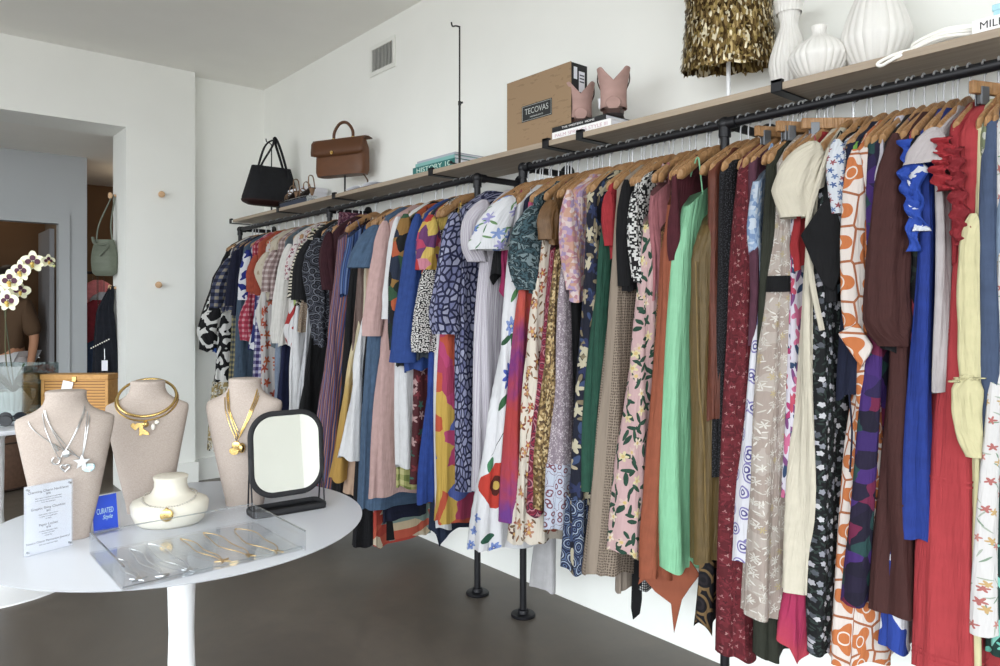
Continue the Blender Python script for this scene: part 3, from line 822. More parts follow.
def flower(px, py, s, yaw=0.0, df=0.0):
    c = Vector(at_f(px, py, fd - .02 - df))
    nn = (TW * cos(yaw) + RT * sin(yaw) - up * .1).normalized(); r = up.cross(nn).normalized() * -1; w = nn.cross(r) * -1
    if w.z < 0: w = -w
    m = M()
    for ang, l, wd in ((PI / 2, 1.0, .58), (PI * .04, 1.05, .85), (PI * .96, 1.05, .85), (-PI * .3, .95, .52), (-PI * .7, .95, .52)):
        d = r * cos(ang) + w * sin(ang); e = r * -sin(ang) + w * cos(ang)
        pts = [(l * (.08 + .92 * (.5 - .5 * cos(PI * i / 9))), wd * sin(PI * (i / 9) ** .8 * .96 + .06)) for i in range(10)]
        out = pts + [(a, -b) for a, b in pts[::-1]]
        m.add(prism([(a * s, b * s * .62) for a, b in out], c + nn * (.002 if wd > .5 else 0), d, e, .0022))
    fl = m.build('flower', m_petal, oc)
    m2 = M()
    for ang in (PI * .03, PI * .97, PI * .5):
        d = r * cos(ang) + w * sin(ang); e = r * -sin(ang) + w * cos(ang)
        m2.add(prism([(s * (.12 + .25 * (1 - cos(t))), s * .24 * sin(t)) for t in [2 * PI * i / 12 for i in range(12)]], c + nn * .0046, d, e, .0012))
    m2.build('purple_centre', m_purple, fl)
    M().add(ball(c + nn * .012 - w * s * .15, s * .17)).add(ball(c + nn * .009 - w * s * .38, s * .13)).build('lip', m_lip, fl)
for a in ((33, 262, .062, .2, .02), (21, 271, .062, -.2, .04), (10, 281, .064, .1, .03), (20, 291, .05, .7, -.02), (8, 301, .062, -.1, .05), (48, 261, .038, 1.1, 0), (-4, 292, .06, -.3, .02)): flower(*a)
M().add(ball(at_f(54, 266, fd), .008)).build('bud', plain('orchid_bud', '#b8bd84', .6), oc)
# clear case around the pot
m_glass = glassy('clear_case_glass', '#dfe6e6', .10, .5)
gc = thing('glass_case', 'clear square glass case around the orchid pot', 'display case', tuple(pc))
hw = .155; gh = .29
for dx, dy, sx, sy in ((0, 1, hw, .003), (0, -1, hw, .003), (1, 0, .003, hw), (-1, 0, .003, hw)):
    cx_, cy_ = dx * hw, dy * hw
    v, f = box(cx_ - sx + (.0035 if sx > .1 else 0), cx_ + sx - (.0035 if sx > .1 else 0), cy_ - sy, cy_ + sy, T2 + .001, T2 + gh)
    v = [(pc.x + rot2(a, b, -YAW)[0], pc.y + rot2(a, b, -YAW)[1], z_) for a, b, z_ in v]
    M().add((v, f)).build('pane', m_glass, gc, smooth=False)
mm = M()
cs = [(pc.x + rot2(a, b, -YAW)[0], pc.y + rot2(a, b, -YAW)[1]) for a, b in ((-hw, -hw), (hw, -hw), (hw, hw), (-hw, hw))]
for i in range(4):
    for z_ in (T2 + .004, ):
        mm.add(tube([(cs[i][0], cs[i][1], z_), (cs[(i + 1) % 4][0], cs[(i + 1) % 4][1], z_)], .0035, 6))
mm.build('base_rim', m_black, gc)

# bamboo bag with tag
m_bamboo = G('bamboo_slats', .5)
zz = m_bamboo.sep(m_bamboo.uv)[1]; fr = m_bamboo.mth('FRACT', m_bamboo.mth('MULTIPLY', zz, 62.0))
m_bamboo.bump(m_bamboo.mth('ABSOLUTE', m_bamboo.mth('SUBTRACT', fr, .5)), .6, .004)
m_bamboo = m_bamboo.out(m_bamboo.ramp(fr, [C('#5a3a1c'), C('#b07f45'), C('#c29356'), C('#6a4522')], const=False, pos=[0, .25, .7, 1]))
m_bamb2 = wood('bamboo_rail', '#a97a42', '#bf9254')
bc = Vector(at_f(80, 400, 4.05)); bc.z = T2
bb = thing('bamboo_handbag', 'slatted bamboo handbag with white swing tag on the rear table', 'handbag', tuple(bc))
bu = Vector((CA, -SA, 0)); bn = TW
def bagp(a, b, h): return tuple(bc + bu * a + bn * b + up * h)
M().add(obox(bagp(-.165, -.05, .001), bu * .33, bn * .1, up * .205)).build('slatted_body', m_bamboo, bb, smooth=False)
M().add(obox(bagp(-.19, -.055, .206), bu * .375, bn * .11, up * .03)).add(obox(bagp(-.185, -.053, .0015), bu * .019, bn * .106, up * .204)).add(obox(bagp(.1655, -.053, .0015), bu * .019, bn * .106, up * .204)).build('wooden_frame', m_bamb2, bb, smooth=False, bevel=.004)
M().add(obox(bagp(-.075, .0565, .135), bu * .055 - up * .012, bn * .001, up * .07 + bu * .016)).build('swing_tag', m_paper, bb, smooth=False)
M().add(obox(bagp(-.012, .0555, .196), bu * .024, bn * .005, up * .03)).build('clasp', m_gold, bb, bevel=.004)

# brown leather pouf beyond
pf = on_z(-2, 494, 0)
po = thing('round_pouf', 'low round brown leather pouf on the corridor floor', 'pouf', (pf[0], pf[1] + .2, 0))
m_brleather = solid('brown_leather', '#5a4336', .6, .18, False)
cc = (pf[0] - .02, pf[1] + .32, .0006)
M().add(lathe([(.3, 0), (.335, .02), (.36, .12), (.365, .28), (.355, .40), (.325, .445), (.25, .46), (.001, .463)], cc, 48, cap=False)).add(lathe([(.001, 0), (.3, 0)], cc, 48, cap=False)).build('cushion_body', m_brleather, po)
mm = M()
for h, r in ((.02, .336), (.40, .356)): mm.add(tube([(cc[0] + r * cos(2 * PI * i / 40), cc[1] + r * sin(2 * PI * i / 40), cc[2] + h) for i in range(40)], .007, 6, closed=True))
mm.build('piping', solid('dark_piping', '#2c211c', .7, .1, False), po)

# sage bag on the peg -----------------------------------------------------------------
m_sage = solid('sage_leather', '#646a5d', .55, .1, False); m_sage2 = solid('sage_strap', '#70766a', .6, .08, False)
sbp = Vector(at_f(110, 258, (pk1.x - .02) * SA + pk1.y * CA)); 
zt, zb = at_f(110, 240, sbp.x * SA + sbp.y * CA)[2], at_f(110, 276, sbp.x * SA + sbp.y * CA)[2]
sbx = Vector((pk1.x - .055, pk1.y, 0))
sb = thing('bucket_bag', 'sage green soft bag hanging from the opening edge peg', 'bag', (sbx.x, sbx.y, zb))
rg = []
for i in range(13):
    t = i / 12; wr = .095 + .022 * sin(PI * t) - .02 * t; dr = .05 + .02 * sin(PI * min(1, t * 1.1)) - .012 * t
    if i == 0: wr *= .75; dr *= .7
    ring_ = []
    for k in range(32):
        th_ = 2 * PI * k / 32; fold = 1 + .05 * t * sin(7 * th_ + 1)
        ring_.append((sbx.x + bu.x * wr * cos(th_) * fold + bn.x * dr * sin(th_) * fold, sbx.y + bu.y * wr * cos(th_) * fold + bn.y * dr * sin(th_) * fold, lerp(zb, zt, t)))
    rg.append(ring_)
M().add(loft(rg)).build('pouch', m_sage, sb)
for s in (-1, 1):
    M().add(tube(smooth_path([(sbx.x + bu.x * .07 * s, sbx.y + bu.y * .07 * s, zt - .04), (sbx.x + bu.x * .05 * s, sbx.y + bu.y * .05 * s, zt + .12), (pk1.x + bu.x * .018 * s, pk1.y + bu.y * .018 * s, pk1.z - .04), (pk1.x, pk1.y, pk1.z + .012)], 6), .013, 8, ry=.006)).build('strap', m_sage2, sb)
M().add(tube(smooth_path([(sbx.x - bu.x * .1, sbx.y - bu.y * .1 , zt + .02), (sbx.x - bu.x * .04 + bn.x * .07, sbx.y - bu.y * .04 + bn.y * .07, zt - .04), (sbx.x + bu.x * .06 + bn.x * .06, sbx.y + bu.y * .06 + bn.y * .06, zt - .05), (sbx.x + bn.x * .075, sbx.y + bn.y * .075, zt - .14)], 6), .012, 8, ry=.006)).build('tie', m_sage2, sb)

# dark garments on the lower peg -----------------------------------------------------------
m_nightj = solid('ink_knit', '#14171f', .9, .2)
jz0 = at_f(113, 378, pk2.x * SA + pk2.y * CA)[2]
rg = []
for i in range(20):
    t = i / 19; z_ = lerp(pk2.z + .015, jz0, t); wr = pw([(0, .015), (.1, .04), (.3, .075), (.7, .1), (1, .11)], t); dr = .03 + .025 * t
    rg.append([(pk2.x - .05 * min(1, t * 4) + bu.x * wr * cos(2 * PI * k / 40) + bn.x * dr * sin(2 * PI * k / 40) * (1 + .25 * sin(9 * 2 * PI * k / 40 + 3 * t)), pk2.y + bu.y * wr * cos(2 * PI * k / 40) + bn.y * dr * sin(2 * PI * k / 40) * (1 + .25 * sin(9 * 2 * PI * k / 40 + 3 * t)), z_) for k in range(40)])
jk = tag(M().add(loft(rg)).build('cardigan', m_nightj), 'ink dark cardigan hanging from the lower opening edge peg', 'cardigan')
zc = lerp(pk2.z, jz0, .62); cpt = Vector((pk2.x - .05, pk2.y, zc)) + bn * .085
mm = M()
for i in range(9): mm.add(ball(cpt + bu * (-.07 + .018 * i) + up * (-.03 + .009 * i), .006, 8))
mm.build('bead_trim', m_pearl, jk)
M().add(obox(tuple(Vector((pk2.x - .05, pk2.y, jz0 + .07)) + bn * .075 + bu * .01), bu * .05, bn * .002, up * .085)).build('price_tag', m_paper, jk, smooth=False)
M().add(tube([Vector((pk2.x - .05, pk2.y, jz0 + .16)) + bn * .075 + bu * .035, Vector((pk2.x - .05, pk2.y, jz0 + .25)) + bn * .07 + bu * .03], .002, 6)).build('tag_string', m_silver, jk)

# stockroom clothes rail, seen through the gap -------------------------------------------------
sy = 8.45
m_st = [('cap', '#14151a', 'dark top', 93, 345, 300, 'dark garment at the end of the stockroom rail'), ('blouse', '#d98286', 'blouse', 98, 318, 280, 'coral pink blouse on the stockroom rail'),
        ('shirt', '#a9adb6', 'shirt', 104, 338, 292, 'pale grey shirt on the stockroom rail'), ('jumper', '#7c2b34', 'jumper', 97, 345, 300, 'dark red jumper on the stockroom rail'), ('jeans', '#2c3c55', 'jeans', 98, 375, 340, 'blue jeans hanging low on the stockroom rail')]
rr_ = on_y(100, 272, sy)
rl = thing('stock_rail', 'dark garment rail in the unlit stockroom', 'clothes rack', (2.2, sy + .2, 0))
M().add(tube([(1.60, sy + .2, rr_[2]), (2.95, sy + .2, rr_[2])], .014, 10)).build('rail', m_black, rl)
for xx in (1.62, 2.93): M().add(tube([(xx, sy + .2, 0.001), (xx, sy + .2, rr_[2])], .014, 10)).build('upright', m_black, rl)
for i, (nm, col, cat, px, pyb, pyt, lab) in enumerate(m_st):
    yy = sy + .1 - .055 * i; p_t = on_y(px, pyt, yy); p_b = on_y(px, pyb, yy); rg = []
    for k in range(14):
        t = k / 13; z_ = lerp(p_t[2], p_b[2], t); wr = pw([(0, .04), (.12, .13), (1, .15)], t)
        rg.append([(p_t[0] + wr * cos(2 * PI * j / 28), yy + .026 * sin(2 * PI * j / 28) * (1 + .2 * sin(5 * 2 * PI * j / 28)), z_) for j in range(28)])
    g_ = tag(M().add(loft(rg)).build(nm if nm != 'cap' else 'dark_top', solid('stock_' + nm, col, .9, .12)), lab, cat, 'garments on the stockroom rail')
    M().add(tube([(p_t[0], yy, p_t[2] - .01), (p_t[0], yy, max(rr_[2] - .02, p_t[2] + .03))], .003, 6)).build('hanging_loop', m_steel, g_)

# person in the doorway of the back room -------------------------------------------------------
pp0 = on_y(6, 300, 8.35); PX, PY = pp0[0], pp0[1]; K = 1.08
def P3(a, b, h): return (PX + RT.x * a * K + TW.x * b * K, PY + RT.y * a * K + TW.y * b * K, h * K)
J = dict(pel=(0, 0, .95), sp=(0, .01, 1.12), ch=(0, .01, 1.30), nk=(0, 0, 1.46), hd0=(0, .01, 1.53), hd=(0, .02, 1.62), ht=(0, .01, 1.715),
         shl=(-.17, 0, 1.40), ell=(-.235, -.03, 1.13), wrl=(-.25, .04, .90), hal=(-.25, .06, .82), shr=(.17, 0, 1.40), elr=(.235, -.03, 1.13), wrr=(.25, .05, .90), har=(.25, .07, .82),
         hpl=(-.09, 0, .90), knl=(-.10, .02, .50), anl=(-.10, -.01, .09), tol=(-.11, .13, .035), hpr=(.09, 0, .90), knr=(.10, .02, .50), anr=(.10, -.01, .09), tor=(.11, .13, .035))
RAD = dict(pel=.135, sp=.12, ch=.135, nk=.055, hd0=.058, hd=.085, ht=.06, shl=.06, ell=.042, wrl=.03, hal=.03, shr=.06, elr=.042, wrr=.03, har=.03,
           hpl=.095, knl=.06, anl=.042, tol=.03, hpr=.095, knr=.06, anr=.042, tor=.03)
ED = [('pel', 'sp'), ('sp', 'ch'), ('ch', 'nk'), ('nk', 'hd0'), ('hd0', 'hd'), ('hd', 'ht'), ('ch', 'shl'), ('shl', 'ell'), ('ell', 'wrl'), ('wrl', 'hal'), ('ch', 'shr'), ('shr', 'elr'), ('elr', 'wrr'), ('wrr', 'har'),
      ('pel', 'hpl'), ('hpl', 'knl'), ('knl', 'anl'), ('anl', 'tol'), ('pel', 'hpr'), ('hpr', 'knr'), ('knr', 'anr'), ('anr', 'tor')]
def skinned(name, keys, edges, grow, mat, parent, extra=()):
    idx = {k: i for i, k in enumerate(keys)}
    me = bpy.data.meshes.new(name)
    o_ = Vector((PX, PY, 0))
    vs = [Vector(P3(*J[k])) - o_ for k in keys]; es = [(idx[a], idx[b]) for a, b in edges if a in idx and b in idx]
    for (hand, side) in extra:
        b0 = J[hand]
        for i, (da, db, ln) in enumerate(((-.02, .03, .05), (-.008, .035, .085), (.003, .02, .092), (.013, .003, .085), (.02, -.014, .07))):
            q0 = Vector(P3(b0[0] + da * .5, b0[1] + db * .6, b0[2] - .02)) - o_; q1 = Vector(P3(b0[0] + da * .7, b0[1] + db * .9 + .008, b0[2] - ln * .6)) - o_; q2 = Vector(P3(b0[0] + da * .6 - side * .006, b0[1] + db * .9 + .018, b0[2] - ln)) - o_
            n0 = len(vs); vs += [q0, q1, q2]; es += [(idx[hand], n0), (n0, n0 + 1), (n0 + 1, n0 + 2)]
    me.from_pydata(vs, es, []); ob = bpy.data.objects.new(name, me); COL.objects.link(ob)
    ob.location = o_ if parent is None else (0, 0, 0); ob.parent = parent
    sk = ob.modifiers.new('skin', 'SKIN'); sk.use_smooth_shade = True
    for i, v in enumerate(me.skin_vertices[0].data):
        r = (RAD[keys[i]] + grow) * K if i < len(keys) else .0085 * K
        v.radius = (r, r); v.use_root = (i == 0)
    ob.modifiers.new('sub', 'SUBSURF').levels = 1; ob.modifiers['sub'].render_levels = 2
    me.materials.append(mat); return ob
m_skin = plain('skin', '#a87a5e', .55, 0, .3)
man = skinned('person', list(J.keys()), ED, 0, m_skin, None, (('hal', -1), ('har', 1)))
tag(man, 'person in brown shirt and white trousers standing in the far doorway', 'person')
skinned('shirt', ['ch', 'sp', 'pel', 'shl', 'ell', 'shr', 'elr'], [e for e in ED if e != ('ell', 'wrl')], .032, solid('brown_shirt', '#54402f', .85, .1), man)
skinned('trousers', ['pel', 'hpl', 'knl', 'anl', 'hpr', 'knr', 'anr'], ED, .026, solid('white_trousers', '#d9d9dc', .85, .05), man)
hc = P3(0, 0, 1.655)
hm = M().add(ball(hc, .108 * K, 20, sx=1, sy=1.05, sz=1.1)); hm.v = [(a, b, c) for a, b, c in hm.v]
hair = hm.build('hair', solid('dark_hair', '#1c1512', .6, .2, False), man)
hair.location = Vector(hair.location) - Vector((TW.x, TW.y, 0)) * .035
mm = M()
for s in (-1, 1): mm.add(ball(P3(.032 * s, .097, 1.625), .0115, 10))
mm.build('eyes', plain('eye', '#2a1c16', .3), man)
M().add(ball(P3(0, .108, 1.59), .015, 10, sz=1.6)).build('nose', m_skin, man)
M().add(ball(P3(0, .098, 1.55), .02, 10, sz=.35)).build('mouth', plain('lips', '#8a4b43', .5), man)
mm = M()
for s in (-1, 1): mm.add(ball(P3(.087 * s, .01, 1.61), .022, 10, sz=1.5))
mm.build('ears', m_skin, man)
# ------------------------------------------------------------------ things on the shelf
SZ = SHT + .0006
YV = Vector((0, 1, 0)); XV = Vector((1, 0, 0)); ZV = Vector((0, 0, 1))
m_rod = plain('black_rod', '#141418', .5, .2)
def stand(base, h, side, label, hook=.06, twist=0.0):
    b = Vector(base)
    o = thing('bag_stand', label, 'display stand', tuple(b), 'black bag stands on the shelf')
    d = Vector((cos(twist), sin(twist), 0)) * side; e = Vector((-d.y, d.x, 0))
    M().add(tube([b + d * .14 + ZV * .006, b + ZV * .006, b - d * .02 + ZV * .006], .005, 8)).add(tube([b + e * .075 + ZV * .006, b - e * .075 + ZV * .006], .005, 8)).build('base_rod', m_rod, o)
    for q in (b + d * .14, b + e * .075, b - e * .075): M().add(tube([q + ZV * .0005, q + ZV * .014], .009, 10)).build('rubber_foot', m_rod, o)
    M().add(tube([b + ZV * .006, b + ZV * h * .45], .0065, 10)).build('lower_post', m_rod, o)
    M().add(tube([b + ZV * h * .42, b + ZV * h], .0045, 10)).build('upper_post', m_rod, o)
    M().add(tube([b + ZV * (h * .45 - .012), b + ZV * (h * .45 + .01)], .009, 10)).add(tube([b + ZV * h * .45, b + ZV * h * .45 + d * .02], .006, 8)).build('clamp', m_rod, o)
    M().add(tube(smooth_path([b + ZV * (h - .003), b + ZV * h - d * hook * .5 + ZV * .008, b + ZV * (h + .012) - d * hook, b + ZV * (h + .035) - d * (hook + .008)], 4), .0045, 8)).build('hook', m_rod, o)
    return o
# empty tall stand
q = on_x(459, 158, 2.42)
stand((2.415, q[1] - .012, SZ), 3.04 - SZ, -1, 'tall empty black bag stand rising beside the teal books', .05, PI / 2 + .25)

# black tote ---------------------------------------------------------------------
m_tote = solid('black_nylon', '#17181c', .75, .2); m_totebase = solid('dark_oxblood_leather', '#2a1614', .5, .15, False)
TY = 5.78
TX = 2.45
zb, zt = 2.335, 2.655
tt = thing('tote_bag', 'black tote bag with dark leather base at the far shelf end', 'handbag', (TX, TY, zb))
def toterings(h0, h1, n, grow=0):
    rg = []
    for i in range(n):
        t = lerp(h0, h1, i / (n - 1)); w = pw([(0, .19), (.06, .235), (.14, .245), (.5, .21), (1, .165)], t) + grow; d = pw([(0, .05), (.1, .085), (.5, .075), (1, .03)], t) + grow
        rg.append([(TX + w * math.copysign(abs(cos(a)) ** .7, cos(a)) * (1 + .012 * sin(9 * a)), TY + d * math.copysign(abs(sin(a)) ** .7, sin(a)) * (1 + .10 * t * sin(8 * a)), lerp(zb, zt, t)) for a in [2 * PI * k / 48 for k in range(48)]])
    return rg
M().add(loft(toterings(.1, 1, 12))).build('body', m_tote, tt)
M().add(loft(toterings(0, .13, 5, .003))).build('leather_base', m_totebase, tt)
for s, col in ((-1, m_tote), (1, m_tote)):
    yy = TY + .03 * s
    M().add(tube(smooth_path([(TX - .115, yy, zt - .1), (TX - .10, yy, zt + .0), (TX - .025 - .02 * s, yy * 1, zt + .17), (TX + .02, TY + .01 * s, zt + .235 - .01 * s), (TX + .055, yy, zt + .17), (TX + .11, yy, zt + .0), (TX + .12, yy, zt - .1)], 8), .019, 8, ry=.007, up=(0, 1, 0))).build('strap', col, tt)
stand((2.47, TY + .05, SZ), zt + .2 - SZ, 1, 'black bag stand holding up the black tote', .05, .3)

# brown satchel ---------------------------------------------------------------------
m_tan = solid('tan_leather', '#5f3a20', .45, .10, False, spec=.4); m_tan2 = solid('tan_leather_flap', '#56341c', .45, .10, False, spec=.4)
A_ = Vector((2.37, 4.86, 2.44)); Bv = Vector((2.545, 4.47, 2.44)); bu_ = (Bv - A_).normalized(); BLn = (Bv - A_).length; bn_ = Vector((-bu_.y, bu_.x, 0))
if bn_.x > 0: bn_ = -bn_           # faces the room
BD, BH = .115, .25
A_ = A_ - bn_ * 0
sb2 = thing('satchel', 'tan brown leather satchel with flap raised on a black stand', 'handbag', tuple(A_ + bu_ * BLn / 2))
rg = []
for i in range(9):
    t = i / 8; ins = pw([(0, .012), (.12, 0), (.75, .004), (1, .022)], t); dd = pw([(0, .92), (.2, 1.05), (.7, 1), (1, .7)], t) * BD / 2
    ring = []
    for a in [2 * PI * k / 40 for k in range(40)]:
        x = (BLn / 2 - ins) * math.copysign(abs(cos(a)) ** .35, cos(a)); y = dd * math.copysign(abs(sin(a)) ** .5, sin(a))
        ring.append(tuple(A_ + bu_ * (BLn / 2 + x) - bn_ * (BD / 2) + bn_ * y + ZV * (BH * t)))
    rg.append(ring)
M().add(loft(rg)).build('body', m_tan, sb2, angle=50)
fl = []
for (b_, h_) in ((-BD * .9, BH + .004), (-BD * .5, BH + .012), (-BD * .12, BH + .006), (.006, BH - .02), (.012, BH - .08), (.010, BH - .105)):
    fl.append((b_, h_))
v = []; f = []
NU = 14
for (b_, h_) in fl:
    for i in range(NU + 1):
        s = i / NU; dip = .012 * (1 - (2 * s - 1) ** 6) if h_ < BH - .09 else 0
        v.append(tuple(A_ + bu_ * lerp(-.012, BLn + .012, s) + bn_ * b_ + ZV * (h_ - dip)))
for j in range(len(fl) - 1):
    for i in range(NU):
        a = j * (NU + 1) + i; f.append([a, a + 1, a + NU + 2, a + NU + 1])
mk('flap', v, f, m_tan2, sb2, solid=.006)
cc_ = A_ + bu_ * BLn * .42 + bn_ * .018 + ZV * (BH - .095)
M().add(tube([cc_, cc_ + bn_ * .006], .013, 14)).add(tube([cc_ + bn_ * .005, cc_ + bn_ * .012], .006, 10)).build('turn_lock', m_gold, sb2)
hc_ = A_ + bu_ * BLn * .52 - bn_ * BD * .5 + ZV * (BH + .01)
M().add(tube(smooth_path([hc_ - bu_ * .085, hc_ - bu_ * .078 + ZV * .06, hc_ - bu_ * .03 + ZV * .115, hc_ + bu_ * .03 + ZV * .115, hc_ + bu_ * .078 + ZV * .06, hc_ + bu_ * .085], 6), .011, 10)).build('top_handle', m_tan2, sb2)
for s in (-1, 1): M().add(tube([hc_ + bu_ * .085 * s - ZV * .008, hc_ + bu_ * .085 * s + ZV * .012], .014, 10)).build('handle_ring', m_gold, sb2)
M().add(tube(smooth_path([A_ + bu_ * (BLn - .03) - bn_ * BD * .5 + ZV * .0, A_ + bu_ * (BLn + .004) - bn_ * BD * .5 - ZV * .06, A_ + bu_ * (BLn - .05) - bn_ * BD * .4 - ZV * .12], 6), .009, 8, ry=.003)).build('hanging_strap', m_tan2, sb2)
pst = A_ + bu_ * BLn * .55 - bn_ * (BD * .5)
stand((pst.x + .0, pst.y, SZ), A_.z + BH - SZ - .03, 1, 'black bag stand under the tan satchel', .03, 2.2)

# sandals on a clear riser, white shoe box behind -----------------------------------------------
wb = thing('shoe_box', 'plain white shoe box behind the strappy sandals', 'box', (2.55, 5.35, SZ))
M().add(box(2.47, 2.66, 5.22, 5.50, SZ, SZ + .15)).build('box_body', m_paper, wb, smooth=False, bevel=.002)
M().add(box(2.466, 2.664, 5.216, 5.504, SZ + .12, SZ + .155)).build('lid', m_paper, wb, smooth=False, bevel=.002)
rs = thing('acrylic_riser', 'small clear riser under the strappy sandals', 'riser', (2.42, 5.2, SZ))
M().add(box(2.375, 2.455, 4.98, 5.48, SZ, SZ + .004)).build('foot_plate', m_acr, rs, smooth=False)
M().add(box(2.375, 2.455, 4.98, 5.48, SZ + .045, SZ + .050)).build('top_plate', m_acre, rs, smooth=False)
for yy in (4.98, 5.475): M().add(box(2.375, 2.455, yy, yy + .005, SZ + .0045, SZ + .0445)).build('side_plate', m_acre, rs, smooth=False)
bkk = tag(M().add(box(2.378, 2.452, 5.0, 5.46, SZ + .0046, SZ + .036)).build('book', plain('navy_book', '#2b3346', .6), smooth=False, bevel=.002), 'thin navy book lying inside the clear riser', 'book', 'books on the shelf')
m_snd = solid('bronze_leather', '#7b6049', .45, .1, False); m_sole = plain('dark_sole', '#33261f', .6)
def sandal(y, ang, label):
    o = thing('strappy_sandal', label, 'sandal', (2.42, y, SZ + .051), 'bronze sandals on the clear riser')
    z_ = SZ + .0515; L = .22; d = Vector((sin(ang) * .25, cos(ang), 0)).normalized(); s = Vector((d.y, -d.x, 0)); c = Vector((2.415, y, z_))
    pts = [(-.5, .0), (-.48, .25), (-.2, .2), (.1, .3), (.35, .32), (.5, .1), (.5, -.1), (.35, -.34), (.1, -.28), (-.2, -.18), (-.48, -.25)]
    v = []; n_ = len(pts)
    for lay in (0, .008):
        for a, b in pts: v.append(tuple(c + d * a * L + s * b * .1 + ZV * (pw([(-.5, .05), (-.25, .045), (.1, .004), (.5, .003)], a) + lay)))
    f = [list(range(n_))[::-1], list(range(n_, 2 * n_))] + [[i, (i + 1) % n_, n_ + (i + 1) % n_, n_ + i] for i in range(n_)]
    M().add((v, f)).build('sole', m_sole, o)
    M().add(tube([c - d * .44 * L + ZV * .0005, c - d * .44 * L + ZV * .05], [.009, .022], 12)).build('heel', m_snd, o)
    for a, w, h in ((.32, .034, .022), (.12, .034, .032), (-.12, .03, .075), (-.42, .026, .115)):
        M().add(tube(smooth_path([c + d * a * L + s * w + ZV * (.01 if a > 0 else .055), c + d * (a * L + .012) + s * w * .7 + ZV * (h + .02), c + d * (a * L + .016) + ZV * (h + .035), c + d * (a * L + .012) - s * w * .7 + ZV * (h + .02), c + d * a * L - s * w + ZV * (.01 if a > 0 else .055)], 5), .008, 8, ry=.003)).build('strap', m_snd, o)
sandal(5.31, .3, 'bronze strappy sandal nearer the black tote'); sandal(5.08, -.2, 'bronze strappy sandal nearer the tan satchel')

# open book beside the satchel ---------------------------------------------------------------
ob = thing('open_book', 'open book with a dark printed page lying near the tan satchel', 'book', (2.45, 4.3, SZ))
M().add(box(2.375, 2.60, 3.98, 4.42, SZ, SZ + .006)).build('cover', m_sole, ob, smooth=False)
for k, (ya, yb) in enumerate(((3.99, 4.197), (4.203, 4.41))):
    v, f = sheet(lambda a, b: (lerp(2.38, 2.595, b), lerp(ya, yb, a), SZ + .0065 + .022 * sin(PI * (a if k else 1 - a) ** .6 * .85) * (1)), 12, 2)
    mk('page_block', v, f, m_paper, ob, solid=.001)
    if k == 1 or True:
        v, f = sheet(lambda a, b: (lerp(2.39, 2.57, b), lerp(lerp(ya, yb, .12), lerp(ya, yb, .9), a), SZ + .0085 + .022 * sin(PI * (lerp(.12, .9, a) if k else 1 - lerp(.12, .9, a)) ** .6 * .85)), 12, 2)
        mk('printed_picture', v, f, stripes('page_print_%d' % k, ['#4a3428', '#6e5140', '#37271f'], .02, 0), ob)

# teal books and stand --------------------------------------------------------------------
def book(x0, x1, y0, y1, z0, z1, cover, label, spine=None, ink=None, size=.02, spine_mat=None, fit=None):
    o = thing('book', label, 'book', ((x0 + x1) / 2, (y0 + y1) / 2, z0), 'books on the shelf')
    t = .003
    M().add(box(x0, x1, y0, y1, z0, z0 + t)).add(box(x0, x1, y0, y1, z1 - t, z1)).add(box(x0, x0 + t, y0, y1, z0 + t, z1 - t)).build('cover', cover, o, smooth=False, bevel=.0008)
    M().add(box(x0 + t + .0003, x1 - .005, y0 + .004, y1 - .004, z0 + t + .0003, z1 - t - .0003)).build('page_block', m_paper, o, smooth=False)
    if spine: text('spine_lettering', spine, ink, o, (x0 - .0006, (y0 + y1) / 2, (z0 + z1) / 2), -YV, ZV, size, depth=.0002, fit=fit)
    return o
m_teal = plain('teal_cover', '#1f6a66', .5); m_teal2 = plain('pale_teal_cover', '#7fb0ac', .5); m_lil = plain('lilac_grey_cover', '#a8adb8', .5); m_cream_ink = plain('cream_ink', '#cfe3da', .7)
ya, yb = on_x(459, 160, 2.42)[1], on_x(417, 160, 2.42)[1]
book(2.39, 2.64, ya, yb, SZ, SZ + .045, m_teal, 'thick dark teal book at the bottom under the tall stand', 'HISTORY 10', m_cream_ink, .038, fit=.33)
book(2.395, 2.63, ya + .01, yb - .02, SZ + .0455, SZ + .066, m_teal2, 'pale teal book in the middle of the stack by the tall stand')
book(2.40, 2.62, ya + .01, yb - .03, SZ + .0665, SZ + .08, m_lil, 'lilac grey book topping the stack by the tall stand')

# boot box -------------------------------------------------------------------------------
m_kraft = G('kraft_card', .9, 0, .2)
nz = m_kraft.noise(m_kraft.vm('MULTIPLY', m_kraft.uv, (14, 60, 1)), 1.0, 3)[0]; m2 = m_kraft.noise(m_kraft.uv, 6, 2)[0]
mm_ = m_kraft.mth('MULTIPLY', m_kraft.mth('GREATER_THAN', nz, .58), m_kraft.mth('GREATER_THAN', m2, .5))
m_kraft = m_kraft.out(m_kraft.mix(m_kraft.mth('MULTIPLY', mm_, .35), C('#957d63'), C('#725c46')))
y0, y1 = on_x(571, 70, 2.40)[1], on_x(507, 70, 2.40)[1]
ztop = on_x(571, 61, 2.40)[2]
bxo = thing('boot_box', 'kraft brown boot box with black sides standing on end', 'box', (2.455, (y0 + y1) / 2, SZ))
M().add(box(2.40, 2.4025, y0, y1, SZ, ztop)).build('kraft_face', m_kraft, bxo, smooth=False)
M().add(box(2.4026, 2.51, y0 + .001, y1 - .001, SZ, ztop - .001)).build('black_carton', m_blackrough, bxo, smooth=False, bevel=.003)
la, lb = on_x(552, 108, 2.40), on_x(522, 112, 2.40)
m_badge = plain('badge_black', '#1d1f20', .6); m_badgeink = plain('badge_ink', '#b9bcb8', .7)
zl0, zl1 = on_x(522, 123, 2.40)[2], on_x(522, 107, 2.40)[2]
M().add(box(2.3985, 2.3997, la[1], lb[1], zl0, zl1)).build('badge', m_badge, bxo, smooth=False)
mm = M()
